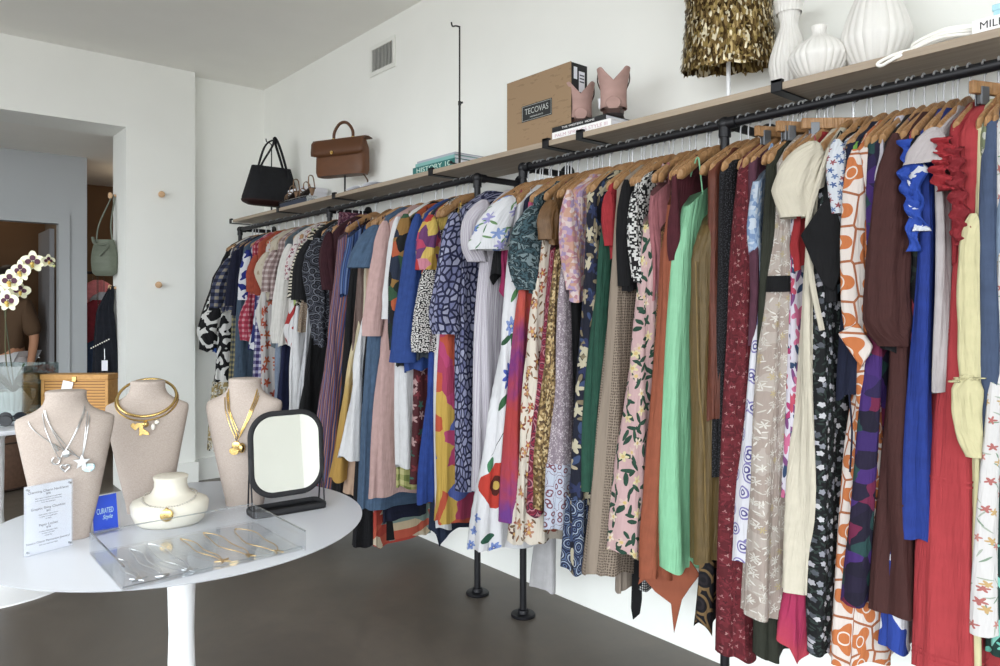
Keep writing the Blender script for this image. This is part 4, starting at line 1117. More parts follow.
ey = .004
for (a0, a1, b0, b1) in ((la[1] + ey, lb[1] - ey, zl0 + ey, zl0 + ey + .0015), (la[1] + ey, lb[1] - ey, zl1 - ey - .0015, zl1 - ey), (la[1] + ey, la[1] + ey + .0015, zl0 + ey, zl1 - ey), (lb[1] - ey - .0015, lb[1] - ey, zl0 + ey, zl1 - ey)): mm.add(box(2.3979, 2.3984, a0, a1, b0, b1))
mm.build('badge_border', m_badgeink, bxo, smooth=False)
text('badge_lettering', 'TECOVAS', m_badgeink, bxo, (2.3979, (la[1] + lb[1]) / 2, (zl0 + zl1) / 2 + .006), -YV, ZV, .040, depth=.0002, fit=(lb[1] - la[1]) * .78)
text('badge_lettering', 'HANDMADE BOOTS', m_badgeink, bxo, (2.3979, (la[1] + lb[1]) / 2, (zl0 + zl1) / 2 - .022), -YV, ZV, .010, depth=.0002)
for (a, b, c_, d) in ((2.418, 2.440, ztop - .075, ztop - .02), (2.452, 2.49, ztop - .13, ztop - .035)): M().add(box(a, b, y0 - .0008, y0 + .0002, c_, d)).build('white_label', m_paper, bxo, smooth=False)
for zz_ in (.05, .065, .08): M().add(box(2.456, 2.486, y0 - .0014, y0 - .0009, ztop - zz_ - .006, ztop - zz_)).build('barcode_print', m_ink, bxo, smooth=False)

# books and the pink boots -----------------------------------------------------------------
m_white_c = plain('white_cover', '#efeeee', .5); m_blk_c = plain('black_cover', '#17171b', .5); m_pinkink = plain('faded_pink_ink', '#c9a9b5', .7)
ya, yb = on_x(611, 130, 2.385)[1], on_x(552, 130, 2.385)[1]
book(2.385, 2.66, ya, yb, SZ, SZ + .038, m_white_c, 'white book with pale spine print under the pink boots', 'PALM SPRINGS STYLE III', m_pinkink, .022, fit=.32)
book(2.385, 2.62, ya + .03, yb, SZ + .0385, SZ + .062, m_blk_c, 'black book with white spine print under the pink boots', 'THE WESTERN  HOME', m_white_c, .013, fit=.2)
BZ = SZ + .0625
m_pink = solid('dusty_pink_suede', '#a98a83', .8, .08); m_bsole = solid('dark_brown_sole', '#3a211a', .5, .1, False)
def boot(cx, cy, sc, yaw, label):
    o = thing('ankle_boot', label, 'boot', (cx, cy, BZ), 'pink ankle boots on the books')
    d = Vector((cos(yaw), sin(yaw), 0)); s = Vector((-d.y, d.x, 0)); c = Vector((cx, cy, BZ))
    # shaft: two V dips at front and back, flared top
    rg = []; NS = 48; H = .195 * sc
    for i in range(14):
        t = i / 13; w = pw([(0, .053), (.2, .051), (.45, .051), (1, .066)], t) * sc; l = pw([(0, .055), (.25, .046), (.5, .047), (1, .056)], t) * sc
        ring = []
        for k in range(NS):
            a = 2 * PI * k / NS; dip = .062 * sc * max(0, 1 - min(abs(a), abs(a - PI), abs(a - 2 * PI)) / .85) * t ** 3
            ring.append(tuple(c + d * (l * cos(a)) + s * (w * sin(a)) + ZV * (.03 * sc + (H - .03 * sc) * t - dip)))
        rg.append(ring)
    m = M().add(loft(rg, cap=False)); m.build('shaft', m_pink, o, solid=.004)
    rgf = []
    for i in range(12):
        t = i / 11; x = lerp(-.058, .185, t) * sc; w = pw([(0, .028), (.15, .040), (.5, .042), (.75, .040), (1, .008)], t) * sc; h = pw([(0, .05), (.3, .085), (.5, .07), (.8, .035), (1, .015)], t) * sc
        rgf.append([tuple(c + d * x + s * (w * cos(2 * PI * k / 24)) + ZV * (.017 * sc + h * (.5 + .5 * sin(2 * PI * k / 24)) * (1 if sin(2 * PI * k / 24) > -2 else 0))) for k in range(24)])
    M().add(loft(rgf)).build('foot', m_pink, o)
    pts = [(-.064, -.026), (-.064, .026), (-.03, .042), (.05, .04), (.11, .046), (.17, .02), (.19, 0), (.17, -.02), (.11, -.046), (.05, -.04), (-.03, -.042)]
    M().add(prism([(a * sc, b * sc) for a, b in pts], c + ZV * .012 * sc, d, s, .007 * sc)).build('sole', m_bsole, o)
    M().add(prism([(a * sc, b * sc) for a, b in pts[:3] + [(-.005, .036), (-.005, -.036)] + pts[10:]], c + ZV * .0003, d, s, .0125 * sc)).build('heel', m_bsole, o)
    mm = M()
    for q in (-1, 1):
        mm.add(tube(smooth_path([c + s * (.061 * sc * q) + ZV * (H - .004), c + s * (.064 * sc * q) + ZV * (H - .05 * sc), c + s * (.05 * sc * q) + ZV * (H * .55)], 4), .003, 6))
    mm.build('side_piping', m_bsole, o)
    return o
p1 = on_x(584, 110, 2.47); p2 = on_x(616, 105, 2.46)
boot(2.46, p1[1] + .015, 1.0, .80, 'dusty pink western ankle boot next to the boot box')
b2_ = boot(2.455, p2[1] + .01, 1.08, .70, 'dusty pink western ankle boot farther from the boot box')
M().add(obox((2.43, p2[1] + .075, BZ + .045), (0, -.028, 0), (.002, 0, 0), (0, 0, .045))).build('price_tag', m_paper, b2_, smooth=False)

# sequinned top on a white post form -----------------------------------------------------------
g = G('gold_sequins', .28, .9)
uvs = g.vm('SCALE', g.vm('MULTIPLY', g.wob(.01, 20), (1, .32, 1)), scale=150)
vo = g.vor(uvs, 1.0); rc = g.sep(vo['Color'])
col = g.ramp(rc[0], [C('#453520'), C('#7d6842'), C('#b8a274'), C('#5c4a2e'), C('#e6dcc0'), C('#94804f')])
g.set(g.b.inputs['Roughness'], g.mth('ADD', .18, g.mth('MULTIPLY', rc[1], .4))); g.bump(rc[2], 1.0, .012)
m_seq = g.out(col)
fq = on_x(727, 60, 2.52); SX_, SY_ = 2.53, fq[1]
zhem = on_x(722, 68, 2.50)[2]
vd = Vector((SX_, SY_, 0)).normalized(); vr = Vector((vd.y, -vd.x, 0))
fm = thing('torso_form', 'white torso form on a white post wearing the sequin top', 'display form', (SX_, SY_, SZ))
M().add(tube([(SX_, SY_, SZ + .006), (SX_, SY_, zhem + .12)], .0085, 14)).build('post', m_whitemetal, fm)
M().add(lathe([(.001, 0), (.075, 0), (.078, .004), (.07, .01), (.02, .014), (.001, .014)], (SX_, SY_, SZ), 32, cap=False)).build('base', m_whitemetal, fm)
def fring(z, w, d, n=64, wob=0.0): return [(SX_ + vr.x * w * cos(a) - vd.x * d * sin(a), SY_ + vr.y * w * cos(a) - vd.y * d * sin(a), z + wob * (sin(a) * .5 + .2 * sin(11 * a))) for a in [2 * PI * k / n for k in range(n)]]
M().add(loft([fring(zhem + .05 + .6 * t, pw([(0, .10), (.2, .155), (.5, .13), (.8, .16), (1, .06)], t), pw([(0, .07), (.2, .1), (.5, .085), (.8, .1), (1, .05)], t)) for t in [i / 12 for i in range(13)]])).build('torso', m_whitemetal, fm)
rows = [fring(zhem + .60 * t, pw([(0, .180), (.4, .160), (.66, .176), (.80, .172), (.92, .13), (1, .085)], t), pw([(0, .115), (.5, .102), (.8, .095), (1, .06)], t), 96, -.025 * (1 - t)) for t in [i / 24 for i in range(25)]]
vv = [p for r in rows for p in r]; uvv = [((k % 96) / 96 * .9, p[2]) for k, p in enumerate(vv)]
ff = [[i * 96 + k, i * 96 + (k + 1) % 96, (i + 1) * 96 + (k + 1) % 96, (i + 1) * 96 + k] for i in range(24) for k in range(96)]
seq = tag(mk('sequin_top', vv, ff, m_seq, uv=uvv), 'gold sequin top displayed on the white post form', 'top')
mm = M(); rnd = random.Random(3)
for i in range(1500):                                   # the loose sequins that stand off the cloth
    a = rnd.random() * 2 * PI; t = rnd.random() ** 1.1; w = pw([(0, .182), (.4, .162), (.66, .178), (.80, .174), (.92, .132), (1, .087)], t); d = pw([(0, .117), (.5, .104), (.8, .097), (1, .062)], t)
    n_ = vr * cos(a) * d - vd * sin(a) * w; n_.normalize(); p = Vector((SX_, SY_, zhem + .6 * t - .025 * (1 - t) * sin(a) * .5)) + vr * w * cos(a) - vd * d * sin(a)
    s_ = Vector((-n_.y, n_.x, 0)); r = .0035 + .002 * rnd.random(); out = n_ * (.002 + .006 * rnd.random())
    q = [p + s_ * r, p + out * .5 - ZV * r * 1.5 + s_ * r, p + out - ZV * r * 3.0, p + out * .5 - ZV * r * 1.5 - s_ * r, p - s_ * r]
    mm.add(([tuple(x) for x in q], [[0, 1, 2, 3, 4]]), [(rnd.random(), rnd.random())] * 5)
lo = mm.build('loose_sequins', m_seq, seq, smooth=False); lo['kind'] = 'stuff'

# white ribbed vases -------------------------------------------------------------------------
m_vase = plain('matte_white_ceramic', '#dedcd8', .45)
def vase(px, x, prof, ribs, label):
    f = x / ray(px)[0]; y = ray(px)[1] * f
    pr = [(prof[0][0] * .01, .004)] + [(max(.002, r), z) for r, z in prof]
    P = smooth_path([(r, 0, z) for r, z in prof], 6); pr = [(.002, .002)] + [(max(.003, p[0]), p[2]) for p in P] + [(P[-1][0] - .006, P[-1][2] - .002), (P[-1][0] - .008, P[-1][2] - .05)]
    return tag(M().add(lathe(pr, (x, y, SZ), 112, flute=ribs, famp=.055, cap=False)).build('ribbed_vase', m_vase), label, 'vase', 'white ribbed vases on the shelf')
vase(789, 2.56, [(.036, .0), (.052, .04), (.066, .10), (.066, .14), (.050, .20), (.033, .25), (.030, .275), (.037, .31), (.052, .36)], 22, 'tall narrow ribbed white vase with flared neck')
vase(819, 2.47, [(.040, .0), (.070, .025), (.094, .07), (.094, .095), (.070, .13), (.034, .155), (.022, .172), (.025, .195)], 26, 'low squat ribbed white vase in front of the tall one')
vase(876, 2.53, [(.048, .0), (.075, .035), (.102, .10), (.103, .135), (.085, .20), (.062, .26), (.05, .31), (.05, .34), (.058, .38)], 24, 'largest pear shaped ribbed white vase beside the white cord')

# white cord coil, book and blue box -----------------------------------------------------------------
m_cord = plain('white_rubber_cord', '#f2f0ea', .6)
path = []
rr = random.Random(5)
for i in range(7):
    ea = on_x(915 + 5 * rr.random(), 45, 2.42)[1]; eb = on_x(966 + 6 * rr.random(), 45, 2.42)[1]; x_ = 2.395 + .012 * i; z_ = SZ + .008 + .009 * (i % 4) + .003 * i + .004 * rr.random()
    path += [(x_, ea, z_), (x_ - .004, (ea + eb) / 2, z_ + .012), (x_ + .003, eb, z_ + .004), (x_ + .02, eb - .012, z_ + .004), (x_ + .03, (ea + eb) / 2, z_ + .014), (x_ + .022, ea + .012, z_)]
lp = [on_x(912, 52, 2.38), on_x(897, 56, 2.372), on_x(880, 64, 2.365), on_x(884, 67, 2.368), on_x(900, 60, 2.385), on_x(916, 50, 2.395)]
lp = [(2.351 if i in (2, 3) else (2.353 if i in (1, 4) else p[0]), p[1], max(SZ + (.005 if i in (0, 5) else -.03), p[2])) for i, p in enumerate(lp)]
M_ = M().add(tube(smooth_path(lp + path, 5), .0052, 8))
cdk = tag(M_.build('white_cord', m_cord), 'coiled white cord with loose loop on the shelf edge', 'cord')
ybk = on_x(972, 30, 2.375)[1]
book(2.375, 2.62, ybk - .30, ybk, SZ, SZ + .042, m_white_c, 'white book with black serif spine title at the camera end', 'MILES', plain('black_ink', '#202024', .7), .03)
bo = bpy.data.objects[[o.name for o in bpy.data.objects if o.get('label') == 'white book with black serif spine title at the camera end'][0]]
for ch in bo.children:
    if ch.name.startswith('spine_lettering'):
        ch.location.y += .095
m_sky = plain('sky_blue_card', '#a9d3de', .5)
blb = thing('gift_box', 'pale blue box lying on the white titled book', 'box', (2.5, ybk - .18, SZ + .0425))
M().add(box(2.40, 2.56, ybk - .28, ybk - .045, SZ + .0426, SZ + .078)).build('box_body', m_sky, blb, smooth=False, bevel=.003)
M().add(box(2.397, 2.563, ybk - .283, ybk - .042, SZ + .0625, SZ + .081)).build('lid', m_sky, blb, smooth=False, bevel=.003)
tag(M().add(tube(smooth_path([(2.45, ybk - .07, SZ + .0855), (2.46, ybk - .06, SZ + .13), (2.47, ybk - .055, SZ + .19), (2.5, ybk - .06, SZ + .27), (2.55, ybk - .1, SZ + .3), (2.6, ybk - .2, SZ + .1), (2.6, ybk - .2, SZ + .099)], 8), .004, 8)).build('black_cable', m_blackrough), 'black cable rising from the pale blue box', 'cable')
# ------------------------------------------------------------------ the clothes on the rails
import zlib
_C0 = C
def C(c):
    """dyed cloth: a little greyer and darker than the swatch"""
    r = _C0(c)[:3]; l = .2126 * r[0] + .7152 * r[1] + .0722 * r[2]
    k = .60
    return tuple(max(0.0, (l + (x - l) * .84) * k) for x in r) + (1.0,)
_out0 = G.out
def _cloth_out(g, col):
    if not g.b.inputs['Normal'].is_linked or True:
        cr = g.noise(g.vm('MULTIPLY', g.uv, (55, 5, 1)), 1.0, 3, .6)[0]
        g.bump(cr, .8, .012)
    return _out0(g, col)
G.out = _cloth_out
_fl, _ri, _bl, _pl = floral, rings, blot, plaid
def floral(name, bg, cols, scale=12, *a, **k): return _fl(name, bg, cols, scale * 1.30, *a, **k)
def rings(name, cols, scale=12, *a, **k): return _ri(name, cols, scale * 1.7, *a, **k)
def blot(name, cols, scale=10, *a, **k): return _bl(name, cols, scale * 1.55, *a, **k)
def patch(name, cols, scale=8, wob=.035, ws=9, stretch=(1, 1, 1), rough=.85):
    """painterly patches of colour"""
    g = G(name, rough)
    uv = g.vm('SCALE', g.vm('MULTIPLY', g.wob(wob, ws), stretch), scale=scale)
    return g.out(g.ramp(g.sep(g.vor(uv, 1.0)['Color'])[0], [C(c) for c in cols]))
def plaid(name, a, b, c, period, *r, **k): return _pl(name, a, b, c, period * .8, *r, **k)
HX = RX                                        # rail line
XF0 = 2.175                                    # front edge of a garment at the shoulder

class Place:
    """turns a reading of the photograph into a spot on the garment hanging at distance y along the rail"""
    def __init__(s, y, th, xf):
        s.y, s.th, s.xf = y, th, xf
        A = math.atan2(xf, y); s.sA, s.cA = sin(A), cos(A)
        s.R = (xf, y + th * s.sA)
        s.left = (-s.cA, s.sA)
        s.f0 = s.R[0] * SA + s.R[1] * CA; s.r0 = s.R[0] * CA - s.R[1] * SA
        s.lf = s.left[0] * SA + s.left[1] * CA; s.lr = s.left[0] * CA - s.left[1] * SA
        s.n = (-s.sA, -s.cA)                   # towards the room
    def d(s, px):
        t = (px - 500.0) / FPX
        return (t * s.f0 - s.r0) / (s.lr - t * s.lf)
    def pt(s, px, py, out=0.0):
        d = s.d(px); f = s.f0 + d * s.lf
        return (s.R[0] + d * s.left[0] + s.n[0] * out, s.R[1] + d * s.left[1] + s.n[1] * out, EYE - (py - HZ) * f / FPX)
    def dz(s, px, py):
        d = s.d(px); f = s.f0 + d * s.lf
        return d, EYE - (py - HZ) * f / FPX
def y_of(px, xf):
    a = ray(px); return a[1] * xf / a[0]

def wave(seed):
    r = random.Random(seed)
    ws = [(r.uniform(38, 62), r.uniform(0, 6.28), r.uniform(-1.2, 1.2)), (r.uniform(75, 120), r.uniform(0, 6.28), r.uniform(-2, 2)), (r.uniform(18, 28), r.uniform(0, 6.28), r.uniform(-.8, .8))]
    return lambda u, h: .55 * sin(ws[0][0] * u + ws[0][1] + ws[0][2] * h * 3) + .25 * sin(ws[1][0] * u + ws[1][1] + ws[1][2] * h * 3) + .6 * sin(ws[2][0] * u + ws[2][1] + ws[2][2] * h * 3)

def body_rows(P, prof, th, z0, z1, rows, cols, amp, seed, slant=0.0, grow=0.0, hemcut=0.0, shoulder=False, arch=0.0):
    """rings of a hanging garment between heights z1 (top) and z0 (hem); prof: (z, d) from the hem up"""
    W = wave(seed); V, U = [], []
    zt, zb = prof[-1][0], prof[0][0]
    for j in range(rows + 1):
        z = lerp(z1, z0, j / rows); tt = (zt - z) / max(.01, zt - zb)
        d = pw(prof, z)
        xf = P.xf - d * P.cA; yl = P.y - th; yh = P.y + th + d * P.sA
        if shoulder:
            if z > shoulder[0]:
                k = (z - shoulder[0]) / (shoulder[1] - shoulder[0]); w0 = HX - xf
                xf = HX - pw([(0, w0), (.2, w0 * .985), (.48, w0 * .80), (.80, w0 * .52), (1, w0 * (.30 if shoulder[1] > 2.08 else .44))], k); yl += .3 * th * k * k; yh -= .3 * th * k * k
        xf = min(xf, HX - .03); xb = min(HX + (HX - xf) * .92, 2.672)
        if yh - yl < .022: m_ = (yh + yl) / 2; yl, yh = m_ - .011, m_ + .011
        a, b = (xb - xf) / 2 + grow, (yh - yl) / 2 + grow; cx, cy = (xb + xf) / 2, (yl + yh) / 2
        A = 1.3 * amp * (.22 + .78 * min(1, max(0, tt)) ** .8)
        ca, cb = a * P.cA, b * P.sA; loss = ca + cb - (ca ** 1.43 + cb ** 1.43) ** (1 / 1.43)
        cy += min(.06, .75 * loss / P.sA) if P.y < 3.2 else .25 * loss
        cy += .007 * sin(4.3 * tt + seed) * min(1, 3 * tt); cx += .009 * sin(3.1 * tt + seed * 1.7) * min(1, 3 * tt)
        if cx + a > 2.685: cx = 2.685 - a
        per = 2 * (a + b) * 1.3; row = []
        for k in range(cols + 1):
            t = 2 * PI * k / cols + PI; c_, s_ = cos(t), sin(t)
            x = -a * math.copysign(abs(c_) ** .6, c_); y = b * math.copysign(abs(s_) ** .6, s_)
            u = (t if t <= PI else t - 2 * PI) / (2 * PI) * per
            kk = k % cols; uu = kk / cols * per
            w_ = A * W(uu, tt) * (1 if k != cols else 1)
            nl = math.hypot(c_ / a, s_ / b); nx, ny = -c_ / a / nl, s_ / b / nl
            if a < .05: w_ *= .3
            zz = z
            if arch: zz += arch * max(0, 1 - j / rows / .3) ** 1.5 * (1 - min(1, abs(c_) ** .75) ** 1.6)
            zz += .012 * W(uu * .8, 1.3) * max(0, (tt - .93) / .07) if tt <= 1 else 0
            if j == rows and slant: zz += slant * (.5 + .5 * c_)
            if hemcut: zz += hemcut * max(0, (j / rows - .8) / .2) * (abs(sin(2 * t + seed)) - .5)
            row.append((cx + x + nx * w_ * .8, cy + y + ny * w_, zz)); U.append((k / cols * per - per * .5, z))
        V.append(row)
    return V, U
def rows_mesh(name, V, U, mat, parent=None, origin=None, captop=False):
    c = len(V[0]); v = [p for r in V for p in r]
    f = [[j * c + k, j * c + k + 1, (j + 1) * c + k + 1, (j + 1) * c + k] for j in range(len(V) - 1) for k in range(c - 1)]
    if captop: f.append(list(range(c - 1)))
    return mk(name, v, f, mat, parent, origin, U, angle=80)

GARMENTS = []
def garment(name, label, cat, mat, edges, top='sh', sleeve=None, panel=None, straps=True, th=None, amp=.0155, xf=None, group=None, extra=None, hemcut=0.0, slant=0.0, sl_mat=None, belt=None, y=None, cuff=None, seam=()):
    GARMENTS.append(dict(locals()))

def sleeve_mesh(name, P, pts, widths, mat, parent, seed, flat=.62, amp=.17, out=.010):
    """hanging sleeve: pts are photo readings of its centre line"""
    W = wave(seed)
    path = smooth_path([P.pt(px, py, out) for px, py in pts], 7); n = len(path)
    ws = [(i / (len(widths) - 1), w) for i, w in enumerate(widths)]
    V, U = [], []; SEG = 44
    L = Vector((P.left[0], P.left[1], 0)); N = Vector((P.n[0], P.n[1], 0)); z0 = path[0][2]
    for i, p in enumerate(path):
        w = pw(ws, i / (n - 1)) / 2 * min(1, .30 + .70 * math.sqrt(min(1, i / 4.0))); row = []
        for k in range(SEG + 1):
            t = 2 * PI * (k % SEG) / SEG
            q = 1 + amp * W(abs(t - PI) * .11 + .3, i / n) * (.7 + .3 * sin(i * .8 + t))
            p_ = Vector(p) + L * (cos(t) * w * q) + N * (sin(t) * w * flat * q)
            row.append(tuple(p_)); U.append((k / SEG * w * 5, p[2]))
        V.append(row)
    c0 = Vector(path[0])
    return rows_mesh(name, V, U, mat, parent)

def build_garments():
    gs = [g for g in GARMENTS]
    for g in gs:
        g['XF'] = g['xf'] or XF0
        g['yl'] = g['y'] if g['y'] else y_of(g['edges'][0][0], g['XF'])
    gs.sort(key=lambda g: -g['yl'])
    for i, g in enumerate(gs):
        nxt = gs[i + 1]['yl'] if i + 1 < len(gs) else g['yl'] - .04
        gap = max(0.0, g['yl'] - nxt)
        g['TH'] = g['th'] or min(.045, max(.017, gap * .55))
        A = math.atan2(g['XF'], g['yl'])
        g['Y'] = g['yl'] - g['TH'] * sin(A)
    for i, g in enumerate(gs):
        seed = zlib.crc32(g['label'].encode()) % 9973
        P = Place(g['Y'], g['TH'], g['XF']); th = g['TH']
        prof = sorted((P.dz(px, py)[1], P.dz(px, py)[0]) for px, py in g['edges'])
        zb, zt = prof[0][0], prof[-1][0]
        rows = 30; cols = 92
        sh = None; ztop = zt
        if g['top'] == 'sh':
            ztop = 2.089 if g['Y'] > 2.8 else 2.066; sh = (1.962, ztop)
            prof = [q for q in prof if q[0] < 1.95] + [(1.962, min(0, prof[-1][1]))]
        V, U = body_rows(P, prof, th, zb, ztop, rows, cols, g['amp'], seed, g['slant'], hemcut=g['hemcut'], shoulder=sh, arch=.10 if (g['top'] == 'st' and g['straps'] and g['XF'] < 2.3) else 0)
        o = rows_mesh(g['name'], V, U, g['mat'], origin=(HX, g['Y'], zb), captop=True)
        tag(o, g['label'], g['cat'], g['group'])
        if g['top'] == 'st' and g['straps']:
            row = V[0]; c = cols
            for s in (0, 1):
                p = Vector(row[int(c * (.34 if s == 0 else .16))]); p2 = Vector(row[int(c * (.66 if s == 0 else .84))])
                hx = HX + (-.135 if s == 0 else .135); zh = 2.090 - .122 * (abs(hx - HX) / .212) ** 1.35 + .022
                tp = Vector((hx, g['Y'], zh))
                M().add(tube(smooth_path([p - ZV * .01, (p + tp) / 2 + ZV * .01, tp, (p2 + tp) / 2 + ZV * .005, p2 - ZV * .01], 4), 0.0032, 6, ry=.002)).build('strap', g['sl_mat'] or g['mat'], o)
        if g['sleeve']:
            pts, ws = g['sleeve']
            sm = sleeve_mesh('sleeve', P, pts, ws, g['sl_mat'] or g['mat'], o, seed + 5)
            d0 = Vector((2 * (HX - g['XF']) * .93, 0, 0))
            s2 = sm.copy(); COL.objects.link(s2); s2.parent = o          # the wall-side sleeve hangs at the other shoulder
            s2.location = sm.location + d0 + Vector((0, .02 - .0, 0)) * 0
            xs = max((v.co.x for v in sm.data.vertices)) + wloc(o).x + d0.x
            if xs > 2.685: s2.location.x -= xs - 2.68
            if g['cuff']:
                pts2, ws2, cm = g['cuff']; sleeve_mesh('cuff', P, pts2, ws2, cm, o, seed + 9, out=.02)
        if g['panel']:
            for (py0, py1, pm, pn) in g['panel']:
                z1 = P.dz(g['edges'][-1][0], py0)[1]; z0 = max(P.dz(g['edges'][-1][0], py1)[1], zb + .0005)
                V2, U2 = body_rows(P, prof, th, z0, z1, 12, cols, g['amp'], seed, grow=.0035)
                rows_mesh(pn, V2, U2, pm, o)
        if g['belt']:
            py0, py1, pm = g['belt']
            z1, z0 = P.dz(g['edges'][1][0], py0)[1], P.dz(g['edges'][1][0], py1)[1]
            V2, U2 = body_rows(P, prof, th, z0, z1, 3, cols, g['amp'] * .3, seed, grow=.006)
            rows_mesh('belt', V2, U2, pm, o)
        for py in g['seam']:
            zc = P.dz(pw([(b_, a_) for a_, b_ in g['edges']], py), py)[1]
            V2, U2 = body_rows(P, prof, th, zc - .003, zc + .003, 2, cols, g['amp'], seed, grow=.0028)
            rows_mesh('seam', V2, U2, g['mat'], o)
        if g['extra']: g['extra'](P, o, seed)
    return gs

def ruffle(name, pts, w, mat, waves, depth):
    """frilled strip following photo readings"""
    def f(P, o, seed):
        path = smooth_path([P.pt(px, py, .03) for px, py in pts], 10); n = len(path)
        L = Vector((P.left[0], P.left[1], 0)); N = Vector((P.n[0], P.n[1], 0)); V, U = [], []
        for i, p in enumerate(path):
            row = []
            for k in range(7):
                t = k / 6 - .5
                q = Vector(p) + L * (t * w + depth * .6 * sin(waves * i / n * 6.28 + t * 2)) + N * (depth * cos(waves * i / n * 6.28 * 1.3 + 3 * t) * (.4 + abs(t)))
                row.append(tuple(q)); U.append((t * w, p[2]))
            V.append(row)
        c = 7; v = [p for r in V for p in r]; fs = [[j * c + k, j * c + k + 1, (j + 1) * c + k + 1, (j + 1) * c + k] for j in range(n - 1) for k in range(c - 1)]
        mk(name, v, fs, mat, o, None, U, solid=.003)
    return f
def multi(*fs):
    def f(P, o, s):
        for x in fs: x(P, o, s)
    return f
def cord_extra(name, pts, r, mat, out=.03):
    def f(P, o, s): M().add(tube(smooth_path([P.pt(px, py, out) for px, py in pts], 6), r, 6)).build(name, mat, o)
    return f
def panel_extra(name, pts, mat, out=.03):
    """a loose flat cloth end hanging in front: outline in photo readings"""
    def f(P, o, s):
        q = [P.pt(px, py, out) for px, py in pts]; N = Vector((P.n[0], P.n[1], 0)) * .008
        n = len(q); v = q + [tuple(Vector(p) - N) for p in q]
        fs = [list(range(n)), list(range(n, 2 * n))[::-1]] + [[i, (i + 1) % n, n + (i + 1) % n, n + i] for i in range(n)]
        mk(name, v, fs, mat, o, uv=[(a[0] + a[1], a[2]) for a in v], bevel=.003)
    return f

G_L, G_M, G_R = 'garments on the rail nearest the back wall', 'garments on the rail between the paired posts', 'garments on the rail at the camera end'
black = solid('black_cloth', '#101014', .9, .25); black2 = solid('soft_black_cloth', '#17171c', .9, .2)
navy = solid('navy_cloth', '#171c38', .88, .2); white = solid('white_cotton', '#f1f1f4', .9, .04); white2 = solid('off_white_cotton', '#e9e6e0', .9, .05)

# --- rail nearest the back wall
garment('coat', 'black long coat, the garment closest to the back wall', 'coat', black, [(226, 250), (211, 278), (200, 318), (201, 350)], th=.04)
garment('dress', 'black and white bold printed dress with ballooning sleeve by the back wall', 'dress', blot('bw_blobs', ['#101015', '#f0efec'], 9, .6, [0, .5], 1), [(229, 262), (218, 330), (210, 400), (206, 450)], sleeve=([(226, 268), (217, 302), (209, 330), (211, 348)], [.09, .14, .18, .10]), panel=[(382, 450, blot('bw_gold', ['#15151a', '#e8e2d0', '#b59a58', '#15151a'], 14, 1), 'skirt')])
garment('blouse', 'navy plaid blouse with blurred beige checks and gathered sleeve', 'blouse', plaid('navy_beige', '#22263f', '#4a5170', '#a99f8c', .07, 1), [(232, 252), (226, 280), (220, 312)], sleeve=([(229, 258), (220, 285), (215, 308)], [.10, .13, .10]))
garment('top', 'cobalt blue sleeveless top hanging low by the back wall', 'top', solid('cobalt', '#1f4fa6', .85, .1), [(230, 270), (222, 300), (212, 352)], xf=2.2, amp=0.0116, top='st')
garment('maxi_dress', 'long grey and yellow blurred check dress below the cobalt top', 'dress', plaid('grey_yellow', '#3c4652', '#78775f', '#b3a06a', .05, 1), [(237, 262), (231, 310), (225, 400), (219, 452)], top='st')
garment('blouse', 'plain navy blouse beside the washed denim dress', 'blouse', navy, [(239, 248), (235, 280), (231, 314)], sleeve=([(237, 250), (234, 280), (230, 306)], [.09, .10, .08]))
garment('dress', 'washed denim long dress between navy blouse and blue white print', 'dress', solid('washed_denim', '#4a6078', .9, .14), [(244, 244), (238, 290), (236, 340), (232, 400), (229, 442)])
garment('blouse', 'royal blue and white splash print blouse', 'blouse', blot('royal_white', ['#1d2f8f', '#1d2f8f', '#eef0f6'], 9, .4, [0, .3, .5], 1), [(251, 247), (247, 280), (243, 304)], sleeve=([(248, 250), (246, 280), (244, 300)], [.09, .12, .10]))
garment('blouse', 'fuchsia and red checked blouse with loose cuff', 'blouse', plaid('fuchsia_check', '#a3243f', '#c8405e', '#d9a0a8', .05, 1), [(252, 262), (248, 300), (245, 340)], sleeve=([(249, 300), (246, 322), (248, 340)], [.08, .11, .12]))
garment('shorts', 'short blue and white star print piece under the fuchsia blouse', 'shorts', cells('star_print', ['#23307a', '#e9ebf3', '#23307a'], 16, rnd=.6), [(256, 270), (253, 325), (249, 350)], top='st')
garment('maxi_dress', 'purple and white checked long dress', 'dress', plaid('purple_check', '#3b2d6b', '#8d86b8', '#e8e6f0', .06, 1), [(258, 270), (255, 345), (250, 440)], top='st')
garment('blouse', 'rust orange blouse with crinkled sleeve', 'blouse', solid('rust_orange', '#b5492c', .88, .15), [(258, 246), (255, 270), (252, 294)], sleeve=([(256, 255), (253, 275), (253, 292)], [.08, .11, .10]))
garment('maxi_dress', 'long grey white dress with orange flower print', 'dress', floral('orange_floral', '#d9d3d2', ['#c9552b', '#d9682f', '#b9462a'], 9, .42, 5, None, None, .6), [(266, 250), (264, 300), (262, 345), (257, 432)])
garment('top', 'plain white sleeveless top with rounded hem', 'top', white2, [(267, 275), (257, 312), (262, 346)], top='st', xf=2.19)
garment('jacket', 'beige wrap blouse with twisted lapel', 'blouse', blot('beige_print', ['#c8b79d', '#d8cbb4', '#b6a084'], 8, .6), [(270, 245), (263, 270), (268, 300)], sleeve=([(268, 252), (264, 272), (268, 290)], [.10, .14, .10]))
garment('shirt', 'mauve brown checked shirt', 'shirt', plaid('mauve_check', '#8e7472', '#b09694', '#d6c6c2', .05, 1), [(278, 247), (270, 280), (268, 300)], sleeve=([(275, 250), (270, 272), (267, 292)], [.09, .11, .09]))
garment('shirt_dress', 'grey blue chambray long shirt', 'shirt', solid('chambray', '#66757f', .9, .1), [(285, 243), (279, 275), (273, 312), (270, 346)], amp=0.0116)
